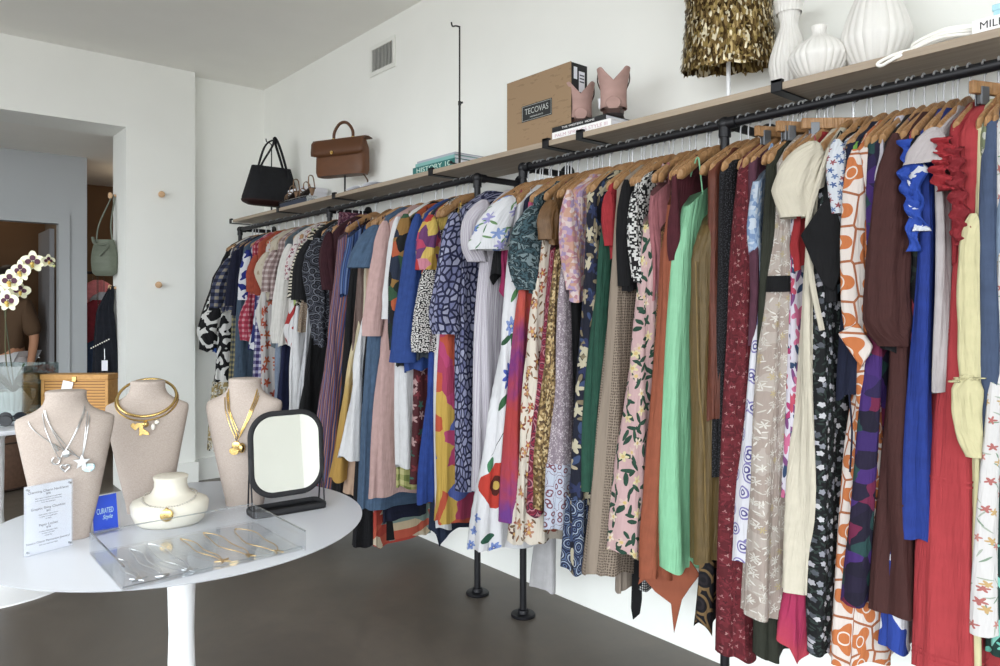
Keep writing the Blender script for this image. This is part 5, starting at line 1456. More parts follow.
garment('trousers', 'pale blue trousers hanging under the chambray shirt', 'trousers', solid('pale_blue', '#8494ad', .9, .08), [(287, 262), (277, 345), (268, 430)], top='st')
garment('trousers', 'navy trousers hanging under the white shirt', 'trousers', solid('ink_navy', '#1a2148', .9, .15), [(290, 262), (281, 345), (272, 440)], top='st')
garment('shirt', 'white long sleeved shirt with round hem', 'shirt', white2, [(293, 240), (286, 270), (280, 310), (277, 345)], sleeve=([(290, 244), (284, 285), (280, 322), (279, 343)], [.09, .11, .11, .09]))
garment('blouse', 'white blouse with small pink print', 'blouse', floral('pink_small', '#efe6e4', ['#b25a6a', '#8f5a70'], 26, .4, 4), [(298, 240), (294, 262), (292, 292)], sleeve=([(296, 244), (293, 262), (292, 280)], [.08, .10, .10]))
garment('top', 'white top with red painted patch', 'top', blot('white_red', ['#f0eff2', '#f0eff2', '#c22a2a'], 7, .2, [0, .3, .56], 0), [(299, 255), (293, 292), (286, 330), (289, 346)], top='st')
garment('trousers', 'white trousers under the painted top', 'trousers', white, [(301, 262), (294, 335), (286, 412)], top='st', amp=0.0116)
garment('blouse', 'cream and lime leaf blouse', 'blouse', blot('lime_cream', ['#e8e6cf', '#b9cf6a', '#8ab05a'], 9, .3), [(301, 255), (296, 280), (292, 305)], top='st')
garment('blouse', 'black and cream zebra striped blouse', 'blouse', tiger('zebra', '#15140f', '#eee5d0', 14), [(307, 238), (302, 265), (294, 304)], sleeve=([(304, 243), (299, 272), (295, 298)], [.08, .11, .10]))
garment('blouse', 'brown paisley blouse below the zebra blouse', 'blouse', rings('brown_paisley', ['#4a3428', '#b79a7e', '#6b4a3a', '#d9c9b0'], 14, 3.5), [(309, 250), (304, 285), (298, 332)], top='st')
garment('trousers', 'second white trousers beside the paisley blouse', 'trousers', solid('soft_white', '#dfe0e6', .9, .05), [(311, 262), (305, 335), (297, 420)], top='st', amp=0.0116)
garment('sweater', 'black knitted sweater with wide sleeve', 'sweater', black2, [(313, 236), (308, 268), (304, 304)], sleeve=([(310, 240), (305, 268), (302, 300)], [.10, .15, .14]))
garment('trousers', 'wide black trousers under the black sweater', 'trousers', black, [(319, 255), (312, 330), (304, 380), (297, 415), (297, 440)], top='st')
garment('blouse', 'black blouse with grey floral sleeve and white rings', 'blouse', rings('grey_floral', ['#15141a', '#4a4e5e', '#15141a', '#23212a', '#7d8290'], 12, 2.2), [(321, 234), (316, 270), (316, 300), (315, 345)], sleeve=([(318, 238), (314, 268), (317, 300), (318, 338)], [.10, .14, .13, .08]))
garment('blouse', 'plain burgundy blouse behind the striped maxi', 'blouse', solid('burgundy', '#3f1722', .88, .15), [(331, 230), (330, 262), (328, 300), (326, 345)], sleeve=([(329, 232), (328, 262), (330, 290)], [.09, .12, .10]))
garment('maxi_dress', 'long rust and blue striped maxi dress', 'dress', stripes('rust_blue', ['#a8654c', '#3b4b80', '#c48a72', '#2f3f78', '#8a4a45', '#5a6aa0'], .05, 0, wob=.01), [(337, 240), (334, 275), (327, 330), (318, 400), (311, 470), (308, 497)], top='st')
garment('halter_top', 'wine and mauve ruffled top thrown over its hanger', 'top', blot('wine_mauve', ['#6a2b3e', '#a07080', '#5a2a48', '#8a4a5c'], 30, .5), [(339, 212), (336, 238), (334, 272)], top='st', straps=False, amp=.02, xf=2.25)
garment('sundress', 'blue striped sundress with thin straps', 'dress', stripes('blue_ribbon', ['#2c4a86', '#3f65a8', '#1f3468', '#6a85b8'], .045), [(347, 238), (343, 262), (339, 296)], top='st', xf=2.2)
garment('maxi_dress', 'long plain black dress between striped maxi and taupe dress', 'dress', black, [(353, 248), (347, 300), (338, 390), (330, 470), (328, 515)], top='st')
garment('dress', 'mauve brown satin dress with narrow straps', 'dress', solid('mauve_brown', '#7a6058', .6, .12), [(359, 245), (354, 290), (350, 330), (346, 385)], top='st')
garment('skirt', 'cream to mustard dip dyed skirt', 'skirt', ombre('cream_mustard', ['#c8982f', '#d3ab4a', '#e3d2a4', '#e8dcc0'], .70, 1.5), [(364, 262), (354, 320), (341, 400), (328, 478)], top='st', xf=2.2)
garment('trousers', 'blush beige trousers peeping below the white skirt', 'trousers', solid('blush_beige', '#cda98c', .88, .08), [(366, 268), (357, 380), (346, 492)], top='st', xf=2.2)
garment('skirt', 'white flared cotton skirt', 'skirt', white, [(374, 272), (367, 300), (352, 380), (340, 430), (333, 457)], top='st', xf=2.2, amp=0.0203)
garment('shirt_dress', 'blue denim shirt dress with short frayed sleeve', 'dress', solid('mid_denim', '#4e6b8c', .92, .14), [(377, 226), (371, 290), (363, 350), (358, 420), (355, 508)], sleeve=([(376, 225), (369, 245), (364, 268)], [.09, .15, .19]), amp=0.0116)
garment('jumpsuit', 'pale pink long sleeved jumpsuit', 'jumpsuit', solid('pale_pink', '#d9b0ab', .9, .07), [(388, 219), (385, 290), (379, 335), (373, 400), (367, 495)], sleeve=([(385, 221), (382, 260), (376, 305), (372, 336)], [.08, .11, .12, .10]), amp=0.0101)
garment('dress', 'white long sleeved dress with turned cuff', 'dress', white, [(401, 218), (398, 300), (395, 360), (393, 467)], sleeve=([(398, 217), (395, 260), (391, 295), (389, 319)], [.08, .10, .10, .085]), amp=0.0116)
garment('skirt', 'yellow green plaid skirt below the white dress', 'skirt', plaid('green_plaid', '#7c8a3a', '#b6b765', '#d3cb86', .08, 1), [(400.6, 262), (397, 400), (394, 488)], top='st', xf=2.21)
garment('maxi_dress', 'long navy dress reaching below the pink jumpsuit', 'dress', navy, [(375.5, 268), (377, 400), (383, 522)], top='st', xf=2.2)
garment('maxi_dress', 'floor length cream and red folk print dress', 'dress', patch('folk_print', ['#c8402c', '#e3c9a0', '#d95a3a', '#8aa39a', '#e6d3b3', '#b8342e'], 12, .03, 12, (1, 2, 1)), [(374, 268), (374, 400), (372, 546)], top='st', xf=2.2)
garment('maxi_dress', 'floor length black dress beside the folk print', 'dress', black2, [(371, 268), (361, 400), (350, 545)], top='st', xf=2.18)
garment('dress', 'black blouse dress with orange and green abstract blocks', 'dress', patch('orange_green', ['#1a2a22', '#c95a28', '#2f5a3c', '#1c1a1c', '#1a1a20', '#a3762c', '#26324a', '#161a1c'], 17, .02, 16), [(409, 212), (404, 255), (399, 310), (394, 366)], sleeve=([(406, 214), (402, 260), (399, 310), (398, 350)], [.08, .11, .11, .09]))
garment('dress', 'maroon print dress below the orange green one', 'dress', floral('maroon_print', '#5a1f28', ['#c9a0a0', '#2f6a5c', '#8a2f3a'], 12, .4, 5), [(416, 262), (412, 400), (410, 482)], top='st', xf=2.2)
garment('tunic', 'bright cobalt blue wide tunic', 'tunic', solid('bright_cobalt', '#264b98', .85, .1), [(421, 212), (416, 250), (409, 305), (402, 345), (404, 370)], sleeve=([(418, 214), (413, 265), (407, 320), (405, 362)], [.08, .12, .15, .17]))
garment('shirt', 'charcoal slate shirt half hidden by the cobalt tunic', 'shirt', solid('slate', '#333d48', .9, .1), [(428, 214), (424, 262), (418, 330), (417, 360)])
garment('blouse', 'red yellow and pink painted floral blouse', 'blouse', patch('painted_floral', ['#e3b52c', '#cf2f34', '#e58aa0', '#efc94a', '#d13f6a', '#7a3f7a'], 20, .02, 16), [(434, 212), (428, 245), (425, 274)], sleeve=([(431, 215), (428, 245), (426, 270)], [.09, .13, .12]))
garment('blouse', 'black and white speckled blouse with long sleeve', 'blouse', dots('speckle', '#17161c', '#efece8', 130, .42, 1.0), [(434, 228), (428, 290), (421, 352)], sleeve=([(431, 262), (427, 300), (423, 330), (421, 352)], [.09, .11, .11, .09]))
garment('trousers', 'royal blue wide trousers', 'trousers', solid('royal', '#2148a0', .85, .12), [(437, 262), (431, 370), (425, 440), (419, 502)], top='st', xf=2.2)
garment('dress', 'slim white dress edge beside the royal blue trousers', 'dress', white, [(440, 262), (437, 370), (434, 470), (433, 530)], top='st', xf=2.2, th=.02)
garment('maxi_dress', 'pink yellow and blue tropical print maxi', 'dress', patch('tropical', ['#e2b62e', '#c23a68', '#e7a9b8', '#d9542c', '#5a6fc4', '#e8c13a', '#d0407c', '#e2b62e'], 10, .05, 12), [(447, 262), (442, 350), (438, 420), (433, 523)], top='st', xf=2.19)
garment('midi_dress', 'navy lace dress hem hanging below the tropical maxi', 'dress', solid('navy_lace', '#1d2a44', .9, .3), [(444, 268), (440, 400), (435, 538)], top='st', hemcut=.08, xf=2.22)
garment('maxi_dress', 'navy and lavender paisley dress with gathered sleeve', 'dress', cells('lavender_paisley', ['#8f92b8', '#a9abc9', '#767aa6', '#9a9cc0'], 36, line='#23274c', lw=.16, stretch=(1.2, .8, 1)), [(460, 210), (459, 300), (457, 400), (455, 491)], sleeve=([(455, 213), (451, 262), (446, 312), (448, 334)], [.09, .13, .17, .15]))
# --- rail between the paired posts
garment('maxi_dress', 'long lilac and white pinstripe dress with ruffled short sleeve', 'dress', stripes('lilac_stripe', ['#d8d2dd', '#d8d2dd', '#bdb3c6', '#e6e2e9'], .011), [(487, 199), (483, 262), (479, 330), (475, 410), (470, 491)], sleeve=([(484, 200), (476, 222), (474, 246), (478, 262)], [.09, .13, .12, .10]), th=.035)
garment('top', 'black fringed top between lilac dress and white floral dress', 'top', black, [(499, 225), (494, 255), (493, 278)], top='st', hemcut=.06)
garment('top', 'magenta fringed top behind the white floral sleeve', 'top', solid('magenta', '#a51d5c', .85, .15), [(506, 235), (502, 268), (500, 294)], top='st', hemcut=.08)
def poppy_mat():
    g = G('poppy_print', .88)
    u, v = g.mth('MULTIPLY', g.sep(g.uv)[0], -1.0), g.sep(g.uv)[1]
    base = g.ramp(g.noise(g.uv, 60, 2)[0], [C('#eeeef4'), C('#f6f6fa')], const=False)
    col = base
    def bloom(col, u0, v0, r, n, d, c1, c2, c3):
        du, dv = g.mth('SUBTRACT', u, u0), g.mth('SUBTRACT', v, v0)
        rr = g.mth('SQRT', g.mth('ADD', g.mth('MULTIPLY', du, du), g.mth('MULTIPLY', dv, dv))); an = g.mth('ARCTAN2', dv, du)
        rr = g.mth('ADD', rr, g.mth('MULTIPLY', g.noise(g.uv, 30)[0], .015)); rr = g.mth('SUBTRACT', rr, .0075)
        e = g.mth('ADD', r * (1 - d), g.mth('MULTIPLY', g.mth('COSINE', g.mth('MULTIPLY', an, float(n))), r * d))
        col = g.mix(g.mth('LESS_THAN', rr, e), col, C(c1)); col = g.mix(g.mth('LESS_THAN', rr, g.mth('MULTIPLY', e, .45)), col, C(c2))
        return g.mix(g.mth('LESS_THAN', rr, r * .18), col, C(c3))
    def lf(col, u0, v0, a, b, ang, c):
        du, dv = g.mth('SUBTRACT', u, u0), g.mth('SUBTRACT', v, v0)
        x = g.mth('ADD', g.mth('MULTIPLY', du, cos(ang)), g.mth('MULTIPLY', dv, sin(ang))); y = g.mth('SUBTRACT', g.mth('MULTIPLY', dv, cos(ang)), g.mth('MULTIPLY', du, sin(ang)))
        e = g.mth('ADD', g.mth('POWER', g.mth('ABSOLUTE', g.mth('DIVIDE', x, a)), 1.5), g.mth('POWER', g.mth('DIVIDE', y, b), 2.0))
        return g.mix(g.mth('LESS_THAN', e, 1.0), col, C(c))
    PU = POPPY_U
    for (a, b, l, w, an, c) in ((.02, 1.08, .055, .02, .8, '#2c6a3c'), (.075, 1.10, .05, .02, 2.2, '#24563a'), (.05, 1.34, .05, .02, 1.9, '#2f6a44'), (.0, 1.36, .045, .015, .6, '#2c5f3c'), (-.01, .80, .035, .016, 1.5, '#3c8a5a'), (.035, .92, .10, .0022, 1.0, '#3a3a34'), (.04, .475, .045, .02, .3, '#24604a'), (.045, 1.52, .09, .0025, 1.4, '#5a7a4a'), (.02, 1.56, .04, .014, 1.0, '#4b8a4c')): col = lf(col, PU + a, b, l, w, an, c)
    col = bloom(col, PU + .055, 1.20, .066, 9, .22, '#4d63c8', '#2f43a6', '#d9d2a0'); col = bloom(col, PU + .02, 1.42, .045, 7, .2, '#8aa2e0', '#5a78cc', '#d9d2a0')
    col = bloom(col, PU + .05, .71, .105, 4, .10, '#d8341e', '#5a1c14', '#d9b23a')
    for (a, b, r) in ((-.045, .56, .025), (-.05, .50, .022), (-.055, .44, .022), (.09, .43, .03), (.1, .88, .03)): col = bloom(col, PU + a, b, r, 6, .2, '#7f9be0', '#4a66c0', '#e6e0b0')
    return g.out(col)
POPPY_U = 0.03
blue_sleeve = floral('blue_sprig', '#f0f1f7', ['#6f8fd8', '#8aa6e4', '#a9a4e0'], 9, .33, 6, ['#4f8a56', '#6b9a5c'], None, .8, lsc=1.2, leafsize=(.3, .07))
garment('maxi_dress', 'white maxi dress with large red poppy and blue flowers', 'dress', poppy_mat(), [(513, 196), (506, 300), (496, 380), (484, 455), (469, 547)], sleeve=([(510, 196), (500, 215), (493, 236), (490, 250)], [.10, .15, .18, .17]), sl_mat=blue_sleeve, th=.04, amp=0.0174)
garment('dress', 'navy dress end beside the pink and red gradient dress', 'dress', navy, [(524, 196), (519, 250), (516, 284)])
garment('maxi_dress', 'long dress fading from pink to red and violet', 'dress', ombre('pink_red', ['#7a3a9a', '#c23a4a', '#c43a34', '#8a2f86', '#d9523a', '#c8485a', '#c94a80'], .55, 2.0), [(529, 200), (524, 240), (518, 300), (511, 400), (503, 521)], th=.02)
garment('blouse', 'dark teal floral blouse with ruffled balloon sleeve', 'blouse', blot('teal_floral', ['#15242c', '#3f5f6a', '#1c3038', '#7d9298', '#20383c'], 22, .9), [(534, 205), (530, 250), (527, 292)], sleeve=([(533, 206), (527, 235), (526, 262), (530, 290)], [.09, .15, .16, .11]), extra=ruffle('cuff_ruffle', [(522, 282), (530, 290), (540, 296)], .03, blot('teal_dark', ['#15242c', '#3f5f6a', '#1c3038'], 22, .9), 3, .012))
garment('maxi_dress', 'cream maxi dress scattered with brown red flowers', 'dress', floral('brown_red_floral', '#efe2d0', ['#8f4a38', '#b5523f', '#6a4030', '#c98a6a'], 11, .34, 5, ['#a06a3c', '#7a5a34'], '#e6b04a', .9, lsc=1.0, leafsize=(.22, .07)), [(541, 232), (536, 290), (529, 340), (519, 420), (512, 490), (508, 542)], top='st', th=.028)
garment('dress', 'wine red and plum feather print dress', 'dress', rings('wine_feather', ['#7a1832', '#a8284a', '#5a1a3c', '#c9808a', '#8a1f3a'], 11, 2.2), [(550, 250), (545, 320), (535, 400), (524, 511)], top='st', th=.025)
garment('top', 'camel brown satin top on the paired post rail', 'top', solid('camel_satin', '#7a5428', .45, .2), [(553, 195), (549, 222), (547, 244)], sleeve=([(551, 200), (548, 220), (548, 240)], [.07, .10, .09]))
garment('dress', 'mustard gold sequined lace dress', 'dress', cells('mustard_sequin', ['#5a4020', '#8a6a30', '#b8965a', '#6f5226', '#d9bd84'], 110, rough=.45, metal=.35), [(556, 250), (549, 330), (540, 410), (530, 505)], top='st', th=.025)
garment('dress', 'lilac grey lace dress with pale blue paisley hem', 'dress', cells('lilac_lace', ['#b3a3ad', '#cbbcc4', '#a08f9c', '#dccfd6'], 90, line='#8d7c88', lw=.10), [(565, 240), (560, 300), (554, 400), (549, 460), (545, 529)], top='st', th=.022, panel=[(463, 529, rings('paisley_hem', ['#c9d2e6', '#8a4a56', '#c9d2e6'], 14, 2.4, bg='#c9d2e6', cut=.6), 'paisley_hem')])
garment('skirt', 'pale grey silky skirt hem near the black posts', 'skirt', solid('pale_silk', '#d5d3d6', .6, .06), [(566, 262), (556, 420), (540, 545), (533, 584)], top='st', xf=2.50, amp=0.0203, th=.02)
garment('maxi_dress', 'slim black dress beside the lilac lace dress', 'dress', black, [(566, 196), (568, 250), (571, 300), (573, 400), (572, 480)], th=.02)
garment('blouse', 'pink and lavender woven floral blouse', 'blouse', cells('pink_weave', ['#c98a9a', '#e0b8b8', '#b59ac4', '#d9a48a', '#e8d0cc'], 70), [(570, 186), (570, 240), (573, 300)], sleeve=([(569, 190), (569, 235), (574, 290)], [.06, .08, .06]))
garment('maxi_dress', 'navy maxi dress with cream flowers and paisley border', 'dress', floral('navy_cream', '#181c30', ['#cfc4a4', '#b8a88a', '#2a3560'], 10, .42, 5, ['#3a4f7a', '#8a7a5c'], None, .9, lsc=1.1), [(588, 196), (584, 300), (579, 400), (574, 490), (568, 568)], panel=[(497, 568, rings('navy_border', ['#161d38', '#5a7098', '#161d38', '#2a3c68', '#a9b8cc'], 12, 2.6), 'border')])
garment('maxi_dress', 'forest green sleeveless long dress', 'dress', solid('forest_green', '#15523f', .8, .12), [(603, 218), (597, 260), (592, 330), (587, 420), (584, 490)], top='st', th=.024)
garment('top', 'bright red top hanging beside the forest green dress', 'top', solid('bright_red', '#b31f2c', .85, .12), [(609, 190), (609, 225), (611, 256)], sleeve=([(609, 192), (609, 220), (611, 246)], [.05, .06, .05]))
garment('knit_dress', 'long taupe openwork knit dress', 'dress', dots('taupe_knit', '#a3917f', '#6b5a4c', 95, .36, .25, band=.028), [(618, 200), (613, 260), (604, 330), (594, 420), (587, 500), (581, 572)], th=.034, amp=0.0087)
garment('trousers', 'taupe trousers hanging below the leaf print dress', 'trousers', solid('taupe_twill', '#a39384', .9, .06), [(628, 262), (624, 400), (619, 590)], top='st', xf=2.26)
garment('top', 'black tie sleeve top beside the taupe knit', 'top', black, [(627, 180), (625, 235), (622, 292)], sleeve=([(626, 180), (624, 230), (625, 286)], [.05, .06, .055]))
garment('jacket', 'black and white houndstooth jacket', 'jacket', cells('houndstooth', ['#17171a', '#ecebe8', '#17171a', '#e4e3e0'], 150, rnd=.35), [(635, 188), (630, 235), (634, 284)], sleeve=([(634, 192), (633, 235), (637, 278)], [.04, .045, .04]))
garment('sash_dress', 'gingham black and white dress with black velvet tie', 'dress', plaid('gingham', '#17171a', '#77777a', '#efefec', .012), [(643, 262), (638, 500), (633, 590)], top='st', xf=2.28, extra=panel_extra('velvet_tie', [(633, 545), (643, 545), (642, 598), (640, 612), (633, 618), (631, 606)], black, .02))
garment('maxi_dress', 'pink maxi dress printed with dark green leaves and yellow flowers', 'dress', floral('green_leaf', '#d9b0b0', ['#e8d9a0', '#f0dcc0', '#e3c2b4'], 10, .27, 5, ['#1f4a38', '#24503c'], '#e0c070', .9, lsc=1.3, leafsize=(.42, .14)), [(643, 225), (637, 300), (628, 380), (619, 450), (609, 551)], th=.042, top='st')
garment('top', 'dusty rose ruched top with straps', 'top', solid('dusty_rose', '#b56a72', .85, .15), [(651, 196), (650, 240), (652, 300)], top='st', amp=0.0203)
garment('dress', 'black and brown leopard spot dress', 'dress', rings('leopard', ['#8a5a34', '#15110f', '#a8713f'], 26, 2.0, bg='#15110f', cut=.62), [(660, 232), (657, 300), (656, 380), (655, 440)], top='st', th=.018)
garment('maxi_dress', 'rust orange dress with pointed handkerchief hem', 'dress', solid('terracotta', '#a5522e', .75, .08), [(667, 205), (660, 250), (657, 330), (654, 420), (650, 500), (640, 575)], top='st', th=.028, amp=0.0174, extra=multi(panel_extra('pointed_hem', [(648, 545), (668, 545), (690, 560), (700, 575), (690, 588), (682, 600), (674, 634), (671, 604), (655, 592), (645, 580), (638, 585)], solid('terracotta_hem', '#a5522e', .75, .08), .0)))
garment('slip_dress', 'mint green satin slip dress with thin straps', 'dress', solid('mint_satin', '#86d6a2', .42, .03, False), [(681, 207), (672, 236), (668, 320), (662, 440), (653, 565)], top='st', th=.040, amp=0.0130, xf=2.2)
garment('top', 'wine red top hanging behind the rust dress', 'top', solid('deep_wine', '#571a28', .85, .15), [(672, 180), (668, 220), (668, 262)], th=.02)
garment('midi_dress', 'bronze olive satin dress with tie cord', 'dress', solid('bronze_olive', '#6e5726', .5, .10, False), [(703, 226), (690, 258), (687, 330), (690, 420), (689, 560)], top='st', th=.045, amp=0.0145, extra=cord_extra('tie_cord', [(696, 262), (699, 380), (704, 440), (706, 520)], .0035, solid('olive_cord', '#8a6f36', .6, .1)))
garment('dress', 'dark floral dress with gold edging hanging low behind the bronze dress', 'dress', rings('dark_gold', ['#15131a', '#2a2228', '#15131a', '#8a6a3c'], 9, 1.6), [(706, 280), (700, 480), (694, 626)], top='st', xf=2.24, hemcut=.05)
garment('dress', 'rust brown satin dress hanging behind the bronze dress', 'dress', solid('rust_brown', '#6f331d', .55, .12), [(708, 178), (708, 230), (707, 300), (706, 420)], th=.03)
garment('dress', 'black sequined dress next to the middle post', 'dress', dots('black_sequin', '#121216', '#4a4a52', 120, .22, 1.0), [(719, 182), (717, 260), (714, 360), (711, 480)], th=.026)
# --- rail at the camera end
garment('maxi_dress', 'long dark red dress with small pale swirls', 'dress', floral('red_boho', '#651420', ['#b57478', '#8f2a38', '#c08a88', '#4a1018'], 36, .26, 3, ['#7f2230'], None, 1.0, lsc=.8, leafsize=(.4, .09), depth=.45, bgvar='#741a26'), [(737, 170), (732, 215), (728, 262), (726, 330), (721, 420), (717, 500), (712, 651)], th=.042, amp=0.0174)
garment('dress', 'plum mauve dress behind the light blue ruched one', 'dress', solid('plum_mauve', '#5f3145', .85, .15), [(749, 190), (746, 250), (745, 345)], th=.02)
garment('dress', 'light blue patterned strappy dress with ruched top', 'dress', cells('sky_print', ['#9db9de', '#b8cde8', '#7f9fcc', '#d3e0f0'], 80), [(754, 182), (750, 226), (753, 262), (755, 345)], top='st', th=.022, amp=0.0174)
garment('maxi_dress', 'white dress with blue violet paisley border', 'dress', rings('violet_border', ['#ecebf4', '#5f569c', '#ecebf4', '#8a7fc0', '#ecebf4'], 10, 2.2, bg='#ecebf4', cut=.42), [(763, 262), (754, 340), (746, 420), (740, 480), (734, 562)], top='st', th=.022, xf=2.18)
garment('maxi_dress', 'dark olive green long dress', 'dress', solid('dark_olive', '#2f3226', .85, .12), [(766, 180), (762, 262), (760, 400), (754, 655)], th=.026)
tulle = floral('embroidered_tulle', '#b5a398', ['#e6e0d6', '#d9d1c6', '#c9b478', '#e6e0d6'], 19, .30, 6, ['#d9d2c6', '#efe9e0'], None, .95, lsc=1.2, leafsize=(.26, .06), depth=.5, bgvar='#c3b5aa')
garment('maxi_dress', 'nude embroidered tulle dress with black waist band', 'dress', tulle, [(776, 172), (772, 230), (766, 275), (758, 330), (749, 420), (744, 500), (742, 612)], top='sh', th=.040, amp=0.0174, belt=(276, 292, black), sl_mat=tulle)
garment('dress', 'lavender white dress with fuchsia flower border', 'dress', floral('fuchsia_border', '#e6dfee', ['#c8367a', '#e06a9a', '#4a72b8', '#d94a6a'], 8, .40, 5, ['#2f4a72', '#8a4a8a'], None, .9), [(789, 205), (787, 300), (785, 400), (781, 497)], th=.022)
garment('top', 'small red top behind the cream puff sleeve', 'top', solid('scarlet', '#b8232c', .85, .1), [(796, 215), (793, 245), (795, 268)], th=.018)
garment('skirt', 'fuchsia and orange tulle layers under the cream dress', 'skirt', ombre('fuchsia_orange', ['#e0702c', '#d9482c', '#c22860', '#b81f58'], .0, .8), [(812, 330), (802, 545), (782, 652)], top='st', th=.02, y=y_of(797, XF0), hemcut=.07, amp=0.0203)
cream_c = solid('cream_crepe', '#e3d9c2', .85, .04)
garment('maxi_dress', 'long cream dress with drooping puff sleeve', 'dress', cream_c, [(811, 142), (806, 250), (801, 330), (795, 420), (787, 500), (778, 590)], sleeve=([(812, 142), (801, 165), (794, 190), (796, 218)], [.08, .12, .135, .10]), th=.034, amp=0.0174, extra=cord_extra('sash', [(830, 150), (818, 185), (808, 225), (812, 280), (822, 330)], .009, cream_c, .03))
dmat = floral('white_dotted', '#121418', ['#c2c0ca', '#9a9ca8', '#d6d4da', '#5a5e68'], 27, .32, 5, ['#2f3f3a'], None, 1.0, depth=.14)
garment('maxi_dress', 'long black dress covered with little white flowers', 'dress', dmat, [(818, 190), (812, 300), (810, 360), (806, 430), (802, 500), (802, 600), (805, 650)], top='st', th=.036, amp=0.0159)
leafwrap = blot('pale_leaf', ['#121318', '#121318', '#121318', '#8aa0b4'], 9, 1.2, [0, .3, .5, .64])
garment('wrap_top', 'black wrap top with pale blue leaf marks and tied front', 'top', leafwrap, [(827, 150), (822, 200), (815, 250), (820, 300)], th=.028, extra=panel_extra('wrap_front', [(822, 205), (832, 196), (842, 230), (842, 270), (834, 292), (824, 286), (812, 262), (801, 236)], black, .03))
garment('blouse', 'white blouse with tiny blue and red sprigs', 'blouse', floral('tiny_sprig', '#dfe5ee', ['#4a6aa8', '#a8505a', '#6a86b8'], 34, .4, 5), [(838, 136), (836, 180), (838, 222)], sleeve=([(837, 140), (836, 175), (838, 214)], [.05, .06, .04]))
garment('blouse', 'navy long blouse with hanging string tie', 'blouse', solid('deep_navy', '#161d3a', .88, .12), [(845, 150), (842, 220), (840, 300), (838, 396)], th=.030, extra=cord_extra('string_tie', [(849, 390), (852, 430), (850, 470)], .003, navy, .03))
garment('top', 'thin lime green top edge beside the orange medallion dress', 'top', solid('lime_green', '#6fae2f', .8, .1), [(850, 142), (848, 180), (850, 230)], th=.017)
def medallion():
    g = G('orange_medallion', .86)
    uv = g.vm('SCALE', g.vm('MULTIPLY', g.wob(.012, 9), (1.1, .8, 1)), scale=12)
    vo = g.vor(uv, .35); ed = g.vor(uv, .35, 'DISTANCE_TO_EDGE')['Distance']
    d = g.sep(g.vm('SUBTRACT', uv, vo['Position'])); an = g.mth('ARCTAN2', d[1], d[0])
    e = g.mth('ADD', .37, g.mth('MULTIPLY', g.mth('COSINE', g.mth('MULTIPLY', an, 3.0)), .12))
    inr = g.mth('LESS_THAN', vo['Distance'], e); ring = g.mth('LESS_THAN', ed, .035)
    vein = g.mth('LESS_THAN', g.mth('ABSOLUTE', g.mth('SUBTRACT', vo['Distance'], .16)), .02)
    col = g.mix(ring, C('#eee0d8'), C('#b8683a')); col = g.mix(inr, col, C('#d9762c')); col = g.mix(g.mth('MULTIPLY', vein, inr), col, C('#f0e4da'))
    return g.out(col)
med = medallion()
def medcuff(P, o, seed):
    q = [P.pt(px, py, .04) for px, py in ((858, 322), (873, 345), (871, 352), (861, 367), (838, 333))]
    N = Vector((P.n[0], P.n[1], 0)) * .03; n = len(q)
    v = q + [tuple(Vector(p) - N) for p in q]; fs = [list(range(n)), list(range(n, 2 * n))[::-1]] + [[i, (i + 1) % n, n + (i + 1) % n, n + i] for i in range(n)]
    mk('flared_cuff', v, fs, med, o, uv=[(a[0] * 1.3 + a[1], a[2]) for a in v], bevel=.006)
garment('maxi_dress', 'orange and white medallion print maxi with flared cuff', 'dress', med, [(856, 146), (852, 230), (851, 300), (848, 380), (840, 450), (834, 550), (828, 660)], sleeve=([(855, 150), (853, 220), (853, 280), (858, 332)], [.05, .06, .065, .07]), th=.036, extra=medcuff)
garment('maxi_dress', 'purple maxi dress with magenta and green brush print', 'dress', patch('purple_brush', ['#241a3a', '#3f2470', '#7a1a48', '#2c1f52', '#1f4a4a', '#4a267a', '#1c1630'], 24, .03, 20), [(867, 138), (864, 200), (863, 300), (861, 400), (853, 500), (845, 598)], th=.034)
garment('shirt', 'lilac white shirt edge beside the black blazer', 'shirt', solid('lilac_white', '#d6d0dd', .88, .05), [(878, 134), (877, 175), (878, 220)], th=.017)
garment('blazer', 'black blazer between lilac shirt and mahogany dress', 'blazer', black2, [(885, 130), (880, 230), (877, 300), (877, 352)], th=.028)
maho = solid('mahogany', '#4b2320', .82, .08)
garment('skirt', 'royal blue skirt with large white flowers under the mahogany dress', 'skirt', blot('blue_white_floral', ['#e8e9f2', '#2348b0', '#2348b0'], 8, .5, [0, .46, .6], 1), [(897, 330), (892, 560), (879, 648)], top='st', th=.030, y=y_of(887, XF0))
garment('maxi_dress', 'mahogany brown tiered maxi with balloon sleeve', 'dress', maho, [(893, 134), (890, 300), (888, 380), (884, 430), (874, 520), (863, 607)], sleeve=([(895, 134), (890, 190), (886, 260), (886, 320), (893, 346)], [.05, .09, .11, .125, .08]), th=.040, amp=0.0174, seam=(440, 500))
garment('dress', 'black floral dress edge with pink bloom', 'dress', floral('black_pink', '#14141a', ['#c24a5a', '#d9c9c0', '#b83a48'], 9, .36, 5, ['#2a3a34'], None, .9), [(907, 160), (908, 260), (910, 345)], th=.022)
garment('maxi_dress', 'cobalt blue long dress with curling ruffle', 'dress', solid('electric_blue', '#173a9a', .8, .12), [(919, 142), (917, 250), (914, 330), (908, 430), (902, 540)], th=.028, extra=multi(ruffle('ruffle', [(905, 142), (909, 160), (905, 178), (910, 198), (914, 218), (913, 252)], .030, solid('electric_ruffle', '#2050c0', .75, .1), 6, .010), ruffle('ruffle', [(914, 150), (918, 175), (914, 205), (921, 232)], .035, blot('blue_white_spot', ['#2050c0', '#2050c0', '#e8ecf6'], 16, .5, [0, .3, .58]), 3, .012)))
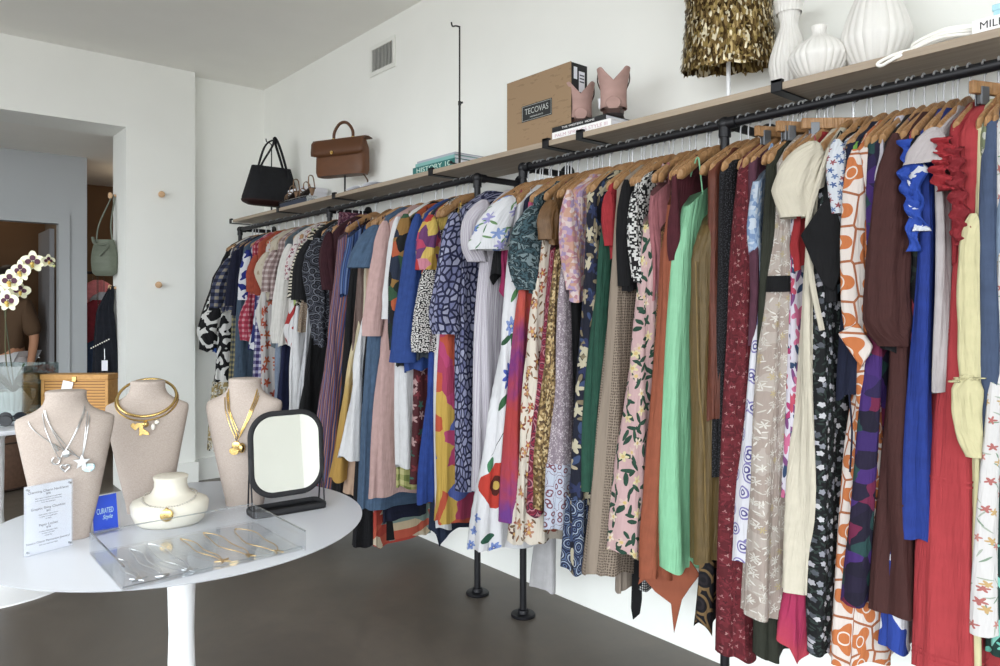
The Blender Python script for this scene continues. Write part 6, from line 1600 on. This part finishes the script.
garment('blouse', 'pale grey blouse with wide bell sleeve', 'blouse', solid('shell_grey', '#c9bfc0', .88, .05), [(934, 128), (933, 200), (932, 300), (929, 392)], sleeve=([(934, 128), (928, 145), (926, 165)], [.045, .075, .11]), th=.020)
garment('blouse', 'crimson blouse with stacked ruffles', 'blouse', solid('crimson', '#ad1d2c', .82, .12), [(947, 150), (948, 200), (950, 262)], th=.026, extra=multi(ruffle('ruffle', [(942, 140), (945, 158), (939, 172), (945, 192)], .040, solid('crimson_frill', '#b8202e', .8, .12), 5, .012), ruffle('ruffle', [(954, 150), (956, 180), (959, 212), (961, 246)], .036, solid('crimson_frill_dark', '#9a1a28', .8, .12), 6, .012)))
coral = solid('coral_linen', '#c3343c', .86, .06)
garment('jumpsuit', 'coral red wide jumpsuit reaching past the floor edge of view', 'jumpsuit', coral, [(955, 222), (948, 280), (943, 330), (932, 400), (923, 480), (915, 560), (909, 668)], top='sh', th=.055, amp=0.0174, seam=(330, 334, 476, 481, 648, 653))
lemon = solid('pale_lemon', '#e6dca4', .82, .05)
garment('dress', 'olive sheer leaf print blouse near the lemon dress', 'blouse', blot('olive_leaf', ['#5f6a48', '#7d8763', '#c6c8bc', '#49523a'], 18, .8), [(981, 136), (979, 180), (980, 222)], th=.02)
garment('maxi_dress', 'pale lemon long dress with elastic ruched sleeve end', 'dress', lemon, [(972, 214), (968, 260), (966, 330), (968, 400), (967, 480), (964, 560), (960, 668)], top='sh', th=.020, sleeve=([(973, 214), (971, 270), (970, 330), (971, 382)], [.05, .055, .05, .045]), extra=ruffle('cuff_frill', [(955, 381), (962, 377), (970, 379), (979, 377)], .022, lemon, 4, .008), cuff=([(968, 374), (967, 400), (969, 430), (974, 456)], [.075, .068, .06, .035], lemon))
garment('dress', 'dusty denim blue dress behind the white sprig dress', 'dress', solid('dusty_denim', '#4a5c7e', .88, .1), [(984, 222), (980, 300), (976, 360), (976, 440)], th=.026)
garment('maxi_dress', 'white dress with trailing pink sprigs and lace edge', 'dress', floral('pink_sprig', '#ebe7e6', ['#c9706a', '#d98a80', '#d9b06a'], 17, .24, 5, ['#8aa58a', '#b5bfae'], None, .9, lsc=.9, leafsize=(.25, .04)), [(993, 262), (989, 330), (983, 430), (975, 520), (966, 627)], top='sh', th=.036)
garment('jacket', 'light washed denim jacket with white strap at the camera end', 'jacket', solid('light_denim', '#8aa0bc', .9, .1), [(1000, 150), (997, 250), (996, 345)], th=.03)
garment('maxi_dress', 'dark green dress with aqua leaf sprays at the camera end', 'dress', floral('aqua_leaf', '#0f3a34', ['#5fc8b4', '#3f9a8c'], 8, .16, 5, ['#62ccb8', '#7fd6c4'], None, .9, lsc=.8, leafsize=(.34, .09)), [(1004, 380), (998, 480), (990, 580), (984, 655)], top='sh', th=.04)
garment('dress', 'plain white dress just inside the camera end of the rail', 'dress', white2, [(1016, 150), (1014, 300), (1010, 500), (1006, 640)], th=.03)

# --- hangers -----------------------------------------------------------------------------------
m_hanger = wood('maple_hanger', '#b37d44', '#cf9a5c', (6, 60, 30), .38)
m_hook = plain('bright_hook_wire', '#dfe1e6', .28, .55)
def hanger_proto():
    o = thing('coat_hanger', '', 'hanger', (0, 0, 0))
    rings_ = []
    N = 30
    for i in range(N + 1):
        s = -1 + 2 * i / N; x = .212 * s; q = abs(s)
        zc = 2.090 - RZ - .122 * q ** 1.35; hh = pw([(0, .021), (.5, .017), (.9, .021), (.97, .018), (1, .006)], q); hw_ = pw([(0, .0062), (.6, .0075), (.93, .0105), (1, .004)], q)
        yb = .012 * q ** 2
        sl = -.122 * 1.35 * q ** .35 * (1 if s > 0 else -1) / .212 if q > 0 else 0
        n = Vector((-sl, 0, 1)).normalized()
        rings_.append([(x + n.x * hh * sin(2 * PI * k / 10), yb + hw_ * cos(2 * PI * k / 10), zc + n.z * hh * sin(2 * PI * k / 10)) for k in range(10)])
    M().add(loft(rings_)).build('wooden_body', m_hanger, o)
    r = .0205
    pth = [(0, 0, 2.10 - RZ), (0, 0, -.04)] + [(r * sin(t) * 1.0, 0, -r * cos(t)) for t in [.15 + i * (PI * 1.35) / 14 for i in range(15)]]
    M().add(tube(pth, .0030, 8)).build('metal_hook', m_hook, o)
    return o
m_clip = plain('brushed_clip', '#8d9096', .45, .8)
def clip_hanger_proto():
    o = thing('trouser_hanger', '', 'hanger', (0, 0, 0))
    M().add(box(-.165, .165, -.0075, .0075, -.105, -.07)).build('wooden_bar', m_hanger, o, smooth=False, bevel=.003)
    r = .0205
    M().add(tube([(0, 0, -.072), (0, 0, -.04)] + [(r * sin(t), 0, -r * cos(t)) for t in [.15 + i * (PI * 1.35) / 14 for i in range(15)]], .0022, 6)).build('metal_hook', m_steel, o)
    for s in (-1, 1):
        c = M().add(box(.125 * s - .014, .125 * s + .014, -.011, -.0078, -.135, -.085)).add(box(.125 * s - .014, .125 * s + .014, .0078, .011, -.135, -.085)).add(box(.125 * s - .012, .125 * s + .012, -.006, .006, -.131, -.1055))
        c.build('clip', m_clip, o, smooth=False, bevel=.0015)
    return o
built = build_garments()
H0 = hanger_proto(); C0 = clip_hanger_proto(); used = False
rnd = random.Random(11)
def rail_of(y): return 'far' if y > 2.8 else ('mid' if y > 1.5 else 'near')
HL = {'far': ('maple hanger on the rail nearest the back wall', 'maple hangers on the rail nearest the back wall'),
      'mid': ('maple hanger on the rail between the paired posts and the middle post', 'maple hangers on the rail between the posts'),
      'near': ('maple hanger on the rail under the vases', 'maple hangers on the rail under the vases')}
posts = (.40, 1.525, 2.64, 2.997, 4.65, 6.31)
spots = []
SHOWN = ('sundress', 'mauve', 'halter', 'ruffled', 'cobalt blue sleeveless', 'white flared')
for g in built:
    y, bare = g['Y'], g['top'] == 'st'
    if bare and y > 2.8 and not any(w in g['label'] for w in SHOWN): continue
    if bare and y < 1.5 and 'light blue' not in g['label']: continue
    if any(abs(y - p) < .024 for p in posts): y += .03 if min(posts, key=lambda p: abs(p - y)) < y else -.03
    if 2.66 < y < 2.975: y = 2.60 if y < 2.82 else 3.03
    spots.append((y, bare))
for k in range(16): spots.append((2.52 - k * .062, True))
for k in range(8): spots.append((1.46 - k * .115, True))        # bare hangers between the garments
spots.sort(key=lambda q: -q[0])
allsp = []
for y, bare in spots:
    if allsp and allsp[-1][0] - y < .013: continue
    allsp.append((y, bare))
first = True
for i, (y, bare) in enumerate(allsp):
    lab, grp = HL[rail_of(y)]
    rz = rnd.gauss(0, .13) if bare else rnd.gauss(0, .025)
    if bare and rnd.random() < .2: rz += rnd.choice((-1, 1)) * .3
    if first:
        h = H0; first = False; h.location = (HX, y, RZ); h.rotation_euler = (0, 0, rz); h['label'] = lab; h['group'] = grp
    else: dup(H0, (HX, y, RZ), rz, lab, grp)
for i, (px, lab) in enumerate(((775, 'trouser clip hanger with short maple bar beside the tulle dress'), (794, 'trouser clip hanger next along from the tulle dress'), (802, 'trouser clip hanger over the lavender white dress'), (832, 'longest looking trouser clip hanger near the sprigged blouse'), (999, 'trouser clip hanger at the camera end of the rail'))):
    y = y_of(px, 2.24)
    if i == 0: C0.location = (HX, y, RZ); C0.rotation_euler = (0, 0, -.45); C0['label'] = lab; C0['group'] = 'trouser hangers with metal clips'
    else: dup(C0, (HX, y, RZ), (-.35, -.5, -.75, -.4)[i - 1], lab, 'trouser hangers with metal clips')

C = _C0; G.out = _out0
WORLD = 6.2; EXPO = 0.30
# ------------------------------------------------------------------ daylight
w = bpy.data.worlds.new('daylight'); scn.world = w; w.use_nodes = True
nt = w.node_tree; bg = nt.nodes['Background']
tc = nt.nodes.new('ShaderNodeTexCoord'); sp = nt.nodes.new('ShaderNodeSeparateXYZ'); cr = nt.nodes.new('ShaderNodeValToRGB')
nt.links.new(tc.outputs['Generated'], sp.inputs[0]); 
mr = nt.nodes.new('ShaderNodeMapRange'); mr.inputs[1].default_value = -1; mr.inputs[2].default_value = 1
nt.links.new(sp.outputs[2], mr.inputs[0]); nt.links.new(mr.outputs[0], cr.inputs[0])
cr.color_ramp.elements[0].position = 0.46; cr.color_ramp.elements[0].color = (.28, .28, .28, 1)
cr.color_ramp.elements[1].position = 0.54; cr.color_ramp.elements[1].color = (.91, .965, 1.0, 1)
nt.links.new(cr.outputs[0], bg.inputs[0]); bg.inputs[1].default_value = WORLD
def portal(name, loc, rot, sx, sy):
    l = bpy.data.lights.new(name, 'AREA'); l.shape = 'RECTANGLE'; l.size = sx; l.size_y = sy; l.cycles.is_portal = True
    o = bpy.data.objects.new(name, l); COL.objects.link(o); o.location = loc; o.rotation_euler = rot
portal('front_window_daylight', (-1.2, YF - .16, 1.735), (PI / 2, 0, PI), 4.4, 3.23)
portal('side_window_daylight', (XL - .16, 1.3, 1.735), (PI / 2, 0, PI / 2 + PI), 7.8, 3.23)
def fill_light(name, loc, p, c, r):
    l = bpy.data.lights.new(name, 'POINT'); l.energy = p; l.color = c; l.shadow_soft_size = r
    o = bpy.data.objects.new(name, l); COL.objects.link(o); o.location = loc
fill_light('stockroom_fill_light', (2.3, 8.4, 2.75), 5, (1, .78, .55), .08)  # unseen warm light without a fixture, added to brighten the stockroom
fill_light('backroom_fill_light', (.8, 9.0, 2.7), 5, (1, .85, .68), .08)  # added the same way, lifts the dark room behind the doorway
scn.view_settings.view_transform = 'Standard'
try: scn.view_settings.look = 'None'
except Exception: pass
scn.view_settings.exposure = EXPO; scn.view_settings.gamma = 1.0; scn.view_settings.use_curve_mapping = False
scn.cycles.use_denoising = True
scn.cycles.max_bounces = 10; scn.cycles.diffuse_bounces = 6; scn.cycles.transparent_max_bounces = 16
scn.cycles.sample_clamp_indirect = 8
